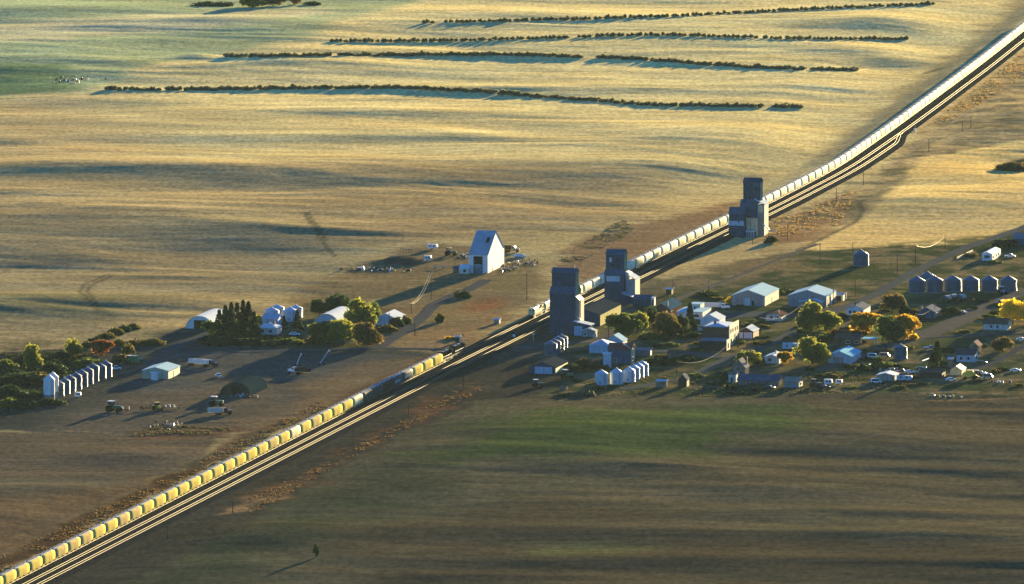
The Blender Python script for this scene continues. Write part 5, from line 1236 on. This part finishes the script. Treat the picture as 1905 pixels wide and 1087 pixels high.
def tree(kind, label, cx, y, wpx, hpx, shape='round', group=None, cat=None, name=None, loc=None, wm=None, hm=None, var=None, parts=True):
    global TN_; TN_ += 1
    x_, y_, z_ = loc or G(cx, y); w_ = wm or wpx/sc(y); h = hm or hpx/sc(y)
    me, tm = crown_for(kind, shape, (TN_ % 4) if var is None else var)
    y_ += 0 if loc else w_*.35
    if not loc: z_ = float(H(x_, y_))
    rs = random.Random(TN_)
    nm = name or {'round': 'broadleaf_tree', 'cone': 'conifer', 'bush': 'bush', 'low': 'shrub'}[shape]
    zlow = {'round': -.14, 'cone': -.02, 'bush': -.25, 'low': -.25}[shape]
    if parts:
        t = thing(nm, label, cat or {'round': 'tree', 'cone': 'conifer', 'bush': 'bush', 'low': 'shrub'}[shape], (x_, y_, z_), rs.uniform(0, 6.28), group)
        c = D.objects.new('crown', me); C.objects.link(c); c.parent = t; c.location = (0,0,h*zlow); c.scale = (w_*.76, w_*.76, h*(1-zlow)/2*1.12)
        tr = D.objects.new('trunk', tm); C.objects.link(tr); tr.parent = t; tr.scale = (w_/2*.9, w_/2*.9, h*.5)
    else:
        t = D.objects.new(nm, me); C.objects.link(t); t.location = (x_, y_, z_+h*zlow); t.scale = (w_*.70, w_*.70, h*(1-zlow)/2*1.12); t.rotation_euler = (0,0,rs.uniform(0,6.28)); t['label'] = label; t['category'] = cat or 'shrub'
        if group: t['group'] = group
    return t
T = [ # kind, label, cx, base y, w, h, shape
 ('green','dark green bush at the left edge below the field',10,694,46,36,'bush'),('yellowgreen','yellow topped tree in the dark thicket at the left',62,690,34,46,'round'),('dark','dark tree right of the yellow topped one',95,700,44,40,'bush'),
 ('olive','brown-olive bush low in the thicket',70,715,60,34,'bush'),('yellowgreen','yellow-green tree above the long dark bins',137,668,32,36,'round'),('dark','dark bush between the thicket trees',110,672,36,26,'bush'),
 ('rust','rust orange tree in the hedge at the left',190,662,33,32,'round'),('green','wide green tree above the dark bins',159,684,50,28,'bush'),('olive','olive tree left of the combine',238,666,22,26,'round'),('brown','brown-orange bush behind the parked pickup',226,676,28,26,'bush'),
 ('olive','olive hedge bush, left of three below the orange tree top',222,644,34,18,'bush'),('olive','olive hedge bush, middle of three behind the combine',252,643,34,18,'bush'),('olive','olive hedge bush with pale end, right of three',284,643,36,18,'bush'),
 ('olive','small olive bush at the low left of the field hedge',162,648,26,18,'bush'),('dark','dark bush, second in the field hedge',178,640,26,20,'bush'),('olive','olive bush, third in the field hedge',196,632,28,22,'bush'),
 ('olive','olive bush, fourth in the field hedge',214,624,28,20,'bush'),('dark','dark bush, fifth in the field hedge',230,618,24,18,'bush'),('olive','olive bush at the right end of the field hedge',247,613,26,16,'bush'),
 ('dark','dark bush beside the white bins',62,742,40,22,'bush'),('dark','dark scrub at the far left edge',18,745,60,40,'bush'),('dark','dark scrub below the left thicket',30,718,60,34,'bush'),
 ('green','light green tree at the mouth of the arched shed',391,624,24,30,'round'),
 ('conifer','leftmost spruce of the dark farm windbreak',408,624,22,40,'cone'),('conifer','second spruce from left in the farm windbreak',419,626,24,48,'cone'),('conifer','third spruce from left in the farm windbreak',430,625,24,52,'cone'),
 ('conifer','fourth spruce from left in the farm windbreak',441,626,25,52,'cone'),('conifer','fifth spruce from left in the farm windbreak',452,625,25,56,'cone'),('conifer','tallest spruce near the right end of the windbreak',462,626,26,54,'cone'),('conifer','last spruce on the right of the windbreak',473,628,24,40,'cone'),
 ('gold','small golden tree beside the last spruce',479,600,13,15,'round'),
 ('dark','dark hedge bush at the left end of the farm hedge',395,641,44,20,'bush'),('dark','dark hedge bush below the spruces',432,642,46,20,'bush'),('dark','dark hedge bush under the last spruce',470,642,46,18,'bush'),('dark','dark hedge bush in front of the farmhouse',507,643,44,14,'bush'),('green','green hedge bush right of the farmhouse',536,640,36,18,'bush'),
 ('conifer','small spruce before the right farm bins',528,614,14,22,'cone'),('conifer','spruce right of the small one before the farm bins',553,617,20,34,'cone'),('olive','olive bush at the foot of the farm bins',518,602,16,16,'bush'),
 ('dark','dark tree with bare trunk at the left of the field pair',592,591,22,36,'round'),('dark','wide dark tree, right of the field pair',624,588,44,40,'round'),
 ('yellowgreen','tall yellow-green tree behind the arched shed roof',668,622,50,62,'round'),('green','green tree left of the pale arched shed',606,642,50,48,'round'),('yellowgreen','yellow-olive tree in front of the pale arched shed',638,644,44,52,'round'),
 ('green','green tree behind the tall yellow-green one',690,606,26,44,'round'),('brown','brown-olive tree at the lane corner',683,645,50,42,'round'),('olive','dark olive bush at the left of the lane trees',585,640,30,26,'bush'),
 ('orange','small orange bush before the pale blue roofed shed',703,604,13,18,'bush'),('olive','olive bush in front of the pale blue roofed shed',722,620,34,22,'bush'),('dark','dark round bush against the pale blue roofed shed',738,608,20,28,'bush'),('olive','olive bush at the right end of the tree row',754,603,20,24,'bush'),
 ('dark','lone dark bush on the lane to the tall barn',863,555,28,24,'bush'),('olive','narrow olive reeds beside the lane bend',818,600,16,26,'bush'),('dark','dark bush right of the farthest elevator',1434,453,18,22,'bush'),
 ('green','large green tree below the yellow shed',1160,628,50,50,'round'),('yellowgreen','yellow tinged tree right of the large green one',1186,622,30,42,'round'),('dark','dark tree against the dark two storey house',1211,606,24,34,'round'),
 ('brown','olive-brown tree in the middle of the village',1236,632,46,48,'round'),('dark','dark tree right of the olive-brown one',1264,626,26,42,'round'),('conifer','dark conifer left of the white gabled shed',1284,618,22,46,'cone'),('green','low green bush under the village trees',1210,632,40,20,'bush'),('dark','dark low bush left of the brick building',1290,630,30,18,'bush'),
 ('gold','small yellow bush left of the large white hall',1357,566,14,22,'bush'),('dark','dark bush at the front corner of the large white hall',1375,573,15,11,'bush'),('dark','dark bush beyond the large white hall',1462,545,36,12,'low'),
 ('yellowgreen','large yellow-green tree in front of the halls',1512,622,46,56,'round'),('yellowgreen','yellow-green tree joined to the right of the largest',1540,622,38,48,'round'),('green','dark green tree at the foot of the yellow-green ones',1523,636,50,30,'bush'),('rust','orange-brown bush below the yellow-green trees',1553,630,22,26,'bush'),
 ('dark','dark bush left of the white house with windows',1566,596,18,22,'bush'),('orange','wide orange-olive tree in front of the white house',1612,622,50,44,'round'),('brown','brown-orange tree before the first large bin',1660,584,40,38,'round'),('dark','dark bush between the brown tree and grey house',1684,586,20,26,'bush'),
 ('green','large dark green tree, left half of the golden pair',1655,638,46,48,'round'),('orange','orange crowned tree, right half of the golden pair',1683,634,42,54,'round'),('gold','small golden bush at the foot of the orange tree',1699,632,14,20,'bush'),('olive','olive bush before the grey roofed house',1700,586,26,16,'bush'),
 ('yellowgreen','yellow-olive tree left of the sky blue garage',1512,680,52,50,'round'),('orange','small orange bush beside the white house with big window',1460,678,22,26,'round'),('yellowgreen','yellow bush behind the abandoned house',1390,682,38,30,'round'),('dark','dark bush between yellow bush and white house',1412,680,22,22,'bush'),
 ('green','green bushes right of the sky blue garage',1640,686,46,18,'bush'),('dark','dark bush below the sky blue garage corner',1606,690,26,20,'bush'),('conifer','dark conifer between the junk cars and the street',1744,685,28,42,'cone'),
 ('dark','dark bush right of the grey roofed house',1772,586,34,22,'bush'),('dark','dark bush on the slope before the edge house',1868,460,42,22,'bush'),('olive','olive bush in the middle of the slope road',1803,478,30,10,'low'),
 ('gold','brilliant yellow tree behind the white cottage',1885,606,38,52,'round'),('gold','brilliant yellow tree at the right edge',1912,604,34,44,'round'),('brown','brown bush right of the village lane',1866,656,34,26,'round'),('olive','olive bush between the cottages and parked car',1817,698,20,16,'bush'),('olive','olive bush beside the village lane left of the cottage',1795,620,22,10,'low'),
 ('dark','dark hedge bush, left of four below the red roofed barn',1212,680,34,18,'bush'),('dark','dark hedge bush, second of four by the street',1236,680,34,18,'bush'),('green','green hedge bush, third of four by the street',1258,676,30,18,'bush'),('dark','dark hedge bush, last of four by the street',1276,672,24,20,'bush'),
 ('brown','orange-brown bush left of the tall narrow shed',1086,680,24,20,'bush'),('dark','dark bush left of the orange-brown one',1062,688,36,16,'bush'),('dark','dark bush before the tall narrow shed',1106,688,36,20,'bush'),('green','dark green tree in front of the pale blue house',1130,652,16,20,'round'),
 ('dark','small dark tree by the street corner',1272,676,20,18,'bush'),('dark','dark bush at the foot of the abandoned house',1350,708,20,20,'bush'),('dark','dark bushes along the long low shed',1330,716,30,8,'low'),('green','green bush by the mobile home porch',1850,490,24,8,'low'),
 ('brown','dark willow clump in the hollow at the right edge of the golden field',1885,318,54,22,'bush'),
 ('dark','narrow dark bush alone low in the lower field',588,1037,9,24,'round'),
 ('brown','dry brown bush left of the tracks by the dark wagons',618,765,26,9,'low'),('brown','dry bush beside the near train, below the locomotives',760,695,22,9,'low'),('orange','dry golden weeds by the signal hut',842,632,22,10,'low')]
for k_, lb, cx, y, w_, h_, sh in T: tree(k_, lb, cx, y, w_, h_, sh)
tree('yellowgreen', 'lone broad tree at the top edge of the photo, left of the bare trees', 470, 14, 46, 24, 'round')
for i, (cx, y, w_, h_) in enumerate([(385,12,40,14),(412,12,34,14),(500,12,22,22),(520,11,22,22),(548,9,20,18),(582,10,26,12)]):
    tree(['dark','dark','brown','brown','brown','dark'][i], ['dark bush at the top left, first of the far clump','dark bush at the top left, second of the far clump','bare brown tree at the top edge right of the broad tree','bare brown tree, second at the top edge','small brown tree, third at the top edge','dark bush at the right end of the far clump'][i], cx, y, w_, h_, 'round' if i in (2,3,4) else 'bush')

# low scrub scattered on the village grass and in the left thicket
rz = random.Random(21)
ZN = [((1040,1120),(690,742),7),((1215,1300),(640,668),5),((1290,1480),(700,735),9),((1490,1720),(685,728),14),((1600,1700),(640,665),4),((1560,1620),(600,640),5),((1740,1900),(640,720),10),((1200,1300),(600,640),6),((1640,1720),(552,600),6),((1180,1300),(575,600),5),((1400,1500),(600,650),8),((1300,1420),(600,640),6),((1760,1900),(560,600),6),((1560,1660),(655,690),7),((1420,1470),(540,556),4),((1290,1350),(545,565),4)]
for (xa, xb), (ya, yb), n_ in ZN:
    for i in range(n_): tree(rz.choice(['dark','dark','green','olive','brown']), 'low scrub bush in the rough grass between the village buildings', rz.uniform(xa, xb), rz.uniform(ya, yb), rz.uniform(12, 30), rz.uniform(6, 13), 'low', 'scrub bushes of the village')
for i in range(16): tree(rz.choice(['dark','dark','olive','green']), 'dark scrub bush in the thicket left of the steel bins', rz.uniform(-10, 120), rz.uniform(662, 765), rz.uniform(28, 50), rz.uniform(16, 30), 'bush', 'scrub of the left thicket')
# shelterbelt rows across the far fields
ROWS = [([(200,168),(300,168),(420,168),(540,166),(700,164),(800,166),(900,172),(1000,181),(1100,188),(1220,197),(1300,198),(1400,199),(1490,200)], 'nearest', [(293,305),(1420,1434)]),
        ([(422,106),(520,106),(640,104),(740,104),(870,103),(960,103),(1080,107),(1180,111),(1280,118),(1380,126),(1480,130),(1595,132)], 'second', [(616,630),(1085,1110),(1498,1506)]),
        ([(618,78),(740,78),(880,76),(1000,73),(1060,71),(1130,68),(1240,66),(1340,69),(1440,72),(1560,74),(1690,74)], 'third', [(1058,1078),(1098,1110),(1412,1420)]),
        ([(790,43),(880,42),(1000,39),(1100,36),(1240,32),(1400,24),(1560,16),(1740,9)], 'farthest', [(810,822)])]
rb = random.Random(5); nth = 0
for ri, (pts, nm_, gaps) in enumerate(ROWS):
    P = np.array(pts, float); x = P[0,0]; rest = []
    while x < P[-1,0]:
        y = float(np.interp(x, P[:,0], P[:,1])); s_ = sc(y)
        if not any(a < x < b for a, b in gaps):
            wpx = rb.uniform(9.5, 15)*s_/3.4; hpx = rb.uniform(9.5, 13.5)*s_/3.4*(1.25 if rb.random() < .12 else 1)*(.75 if rb.random() < .12 else 1)
            X, Y, Z = G(x, y); X += rb.uniform(-.6,.6); Y += rb.uniform(-3,3)
            if ri < 2 and nth < 298:
                tree('bare', 'grey-brown shrub in the '+nm_+' shelterbelt row across the far field', x, y, 0, 0, 'low', 'shrubs of the '+nm_+' shelterbelt', 'shrub', 'shelterbelt_shrub', loc=(X, Y, Z), wm=wpx/s_, hm=hpx/s_, parts=False); nth += 1
            else: rest.append((X, Y, Z, wpx/s_, hpx/s_))
        x += rb.uniform(6.5, 10.5)*s_/3.4
    if rest:
        src = CM[('m','low',0)][0] if ('m','low',0) in CM else crown_for('bare','low',0)[0]
        vs = np.array([v.co[:] for v in src.vertices]); fs = np.array([p.vertices[:] for p in src.polygons]); V = []; F = []
        for k, (X, Y, Z, w_, h_) in enumerate(rest):
            a = k*1.7; c, s2 = math.cos(a), math.sin(a); q = vs.copy(); x2 = (q[:,0]*c-q[:,1]*s2)*w_/2; y2 = (q[:,0]*s2+q[:,1]*c)*w_/2
            V.append(np.c_[x2+X, y2+Y, q[:,2]*h_*.57-h_*.15+Z]); F.append(fs+k*len(vs))
        me = D.meshes.new('shelterbelt'); V = np.concatenate(V); F = np.concatenate(F)
        me.from_pydata(V.tolist(), [], F.tolist()); me.materials.append(LM['bare']); me.update()
        o = D.objects.new('shelterbelt', me); C.objects.link(o); o['kind'] = 'stuff'; o['label'] = 'grey-brown shelterbelt shrubs of the '+nm_+' row'

# tall grass and weeds on the verges
def weeds(name, label, polys, n, m, hmin, hmax, seed):
    r = random.Random(seed); v = []; f = []
    for pts, share in polys:
        xs = [p[0] for p in pts]; ys = [p[1] for p in pts]; k = 0; cnt = int(n*share); tries = 0
        while k < cnt and tries < cnt*20:
            tries += 1; px = r.uniform(min(xs), max(xs)); py = r.uniform(min(ys), max(ys)); c = False; j = len(pts)-1
            for i in range(len(pts)):
                if (pts[i][1] > py) != (pts[j][1] > py) and px < (pts[j][0]-pts[i][0])*(py-pts[i][1])/(pts[j][1]-pts[i][1])+pts[i][0]: c = not c
                j = i
            if not c: continue
            X, Y = gf(px, py)
            if float(vn(X/9, Y/9, 5))+r.random()*.8 < .25 or -6 < track_off(X, Y) < 14.5: continue
            k += 1; Z = float(H(X, Y))
            for b in range(4):
                h = r.uniform(hmin, hmax)*.7; a = r.uniform(0, 3.14); w_ = r.uniform(.15,.4); x0 = X+r.gauss(0,.5); y0 = Y+r.gauss(0,.5); ca, sa = math.cos(a)*w_, math.sin(a)*w_
                j0 = len(v); lx, ly = r.gauss(0,.15), r.gauss(0,.15); v += [(x0-ca,y0-sa,Z-.05),(x0+ca,y0+sa,Z-.05),(x0+ca*.6+lx,y0+sa*.6+ly,Z+h),(x0-ca*.6+lx,y0-sa*.6+ly,Z+h*.8)]; f.append((j0,j0+1,j0+2,j0+3))
    me = D.meshes.new(name); me.from_pydata(v, [], f); me.materials.append(m); me.update(); o = D.objects.new(name, me); C.objects.link(o); o['kind'] = 'stuff'; o['label'] = label
G_DRY = leaf_mat('dry_grass', (.12,.08,.03), (.26,.18,.07)); G_RUST = leaf_mat('rusty_weeds', (.05,.030,.014), (.11,.07,.03)); weeds('thicket', 'dark undergrowth of the left thicket', [([(-40,662),(60,655),(170,660),(190,690),(100,705),(78,760),(-40,775)],.8),([(380,630),(560,630),(560,645),(380,645)],.2)], 2200, leaf_mat('thicket_leaves', (.007,.012,.006), (.022,.026,.011)), .8, 2.2, 9)  # thicket leaf colours darkened for the deep shade there
G_DK = leaf_mat('dark_scrub', (.035,.032,.02), (.08,.07,.035))
weeds('dry_grass', 'dry golden grass beside the railway', [([(1690,250),(1760,180),(1905,60),(1905,140),(1800,210)],.5),([(1420,450),(1440,405),(1500,385),(1600,350),(1560,420)],.3)], 1300, G_DRY, .25, .9, 3)
weeds('rusty_weeds', 'rust coloured weeds on the railway verges', [([(0,1040),(380,855),(470,806),(600,745),(620,760),(300,925),(0,1068)],.5),([(460,930),(640,845),(860,720),(900,725),(640,860),(470,960)],.2)], 1900, G_RUST, .2, .7, 4)
weeds('dark_scrub', 'dark scrub in ditches and yards', [([(240,812),(300,790),(430,798),(480,806)],.2),([(300,930),(470,812),(620,750),(560,780),(380,880)],.3),([(1220,690),(1660,700),(1700,735),(1040,742)],.3),([(1040,480),(1160,410),(1180,430),(1060,500)],.2)], 1800, G_DK, .2, .8, 5)

# ---------------------------------------------------------------- haze: one closed box of even air round camera and land
hz = MB().box(-8900,8900,-8900,20000,-14,CAM_H+12).build('haze', None)
m = D.materials.new('haze_air'); m.use_nodes = True; n_ = m.node_tree.nodes; n_.remove(n_['Principled BSDF'])
pv = n_.new('ShaderNodeVolumePrincipled'); pv.inputs['Density'].default_value = HAZE; pv.inputs['Color'].default_value = (.55,.78,.80,1); pv.inputs['Anisotropy'].default_value = -.1
m.node_tree.links.new(pv.outputs[0], n_['Material Output'].inputs['Volume']); hz.data.materials.append(m); hz['kind'] = 'stuff'; hz['label'] = 'thin evening haze'
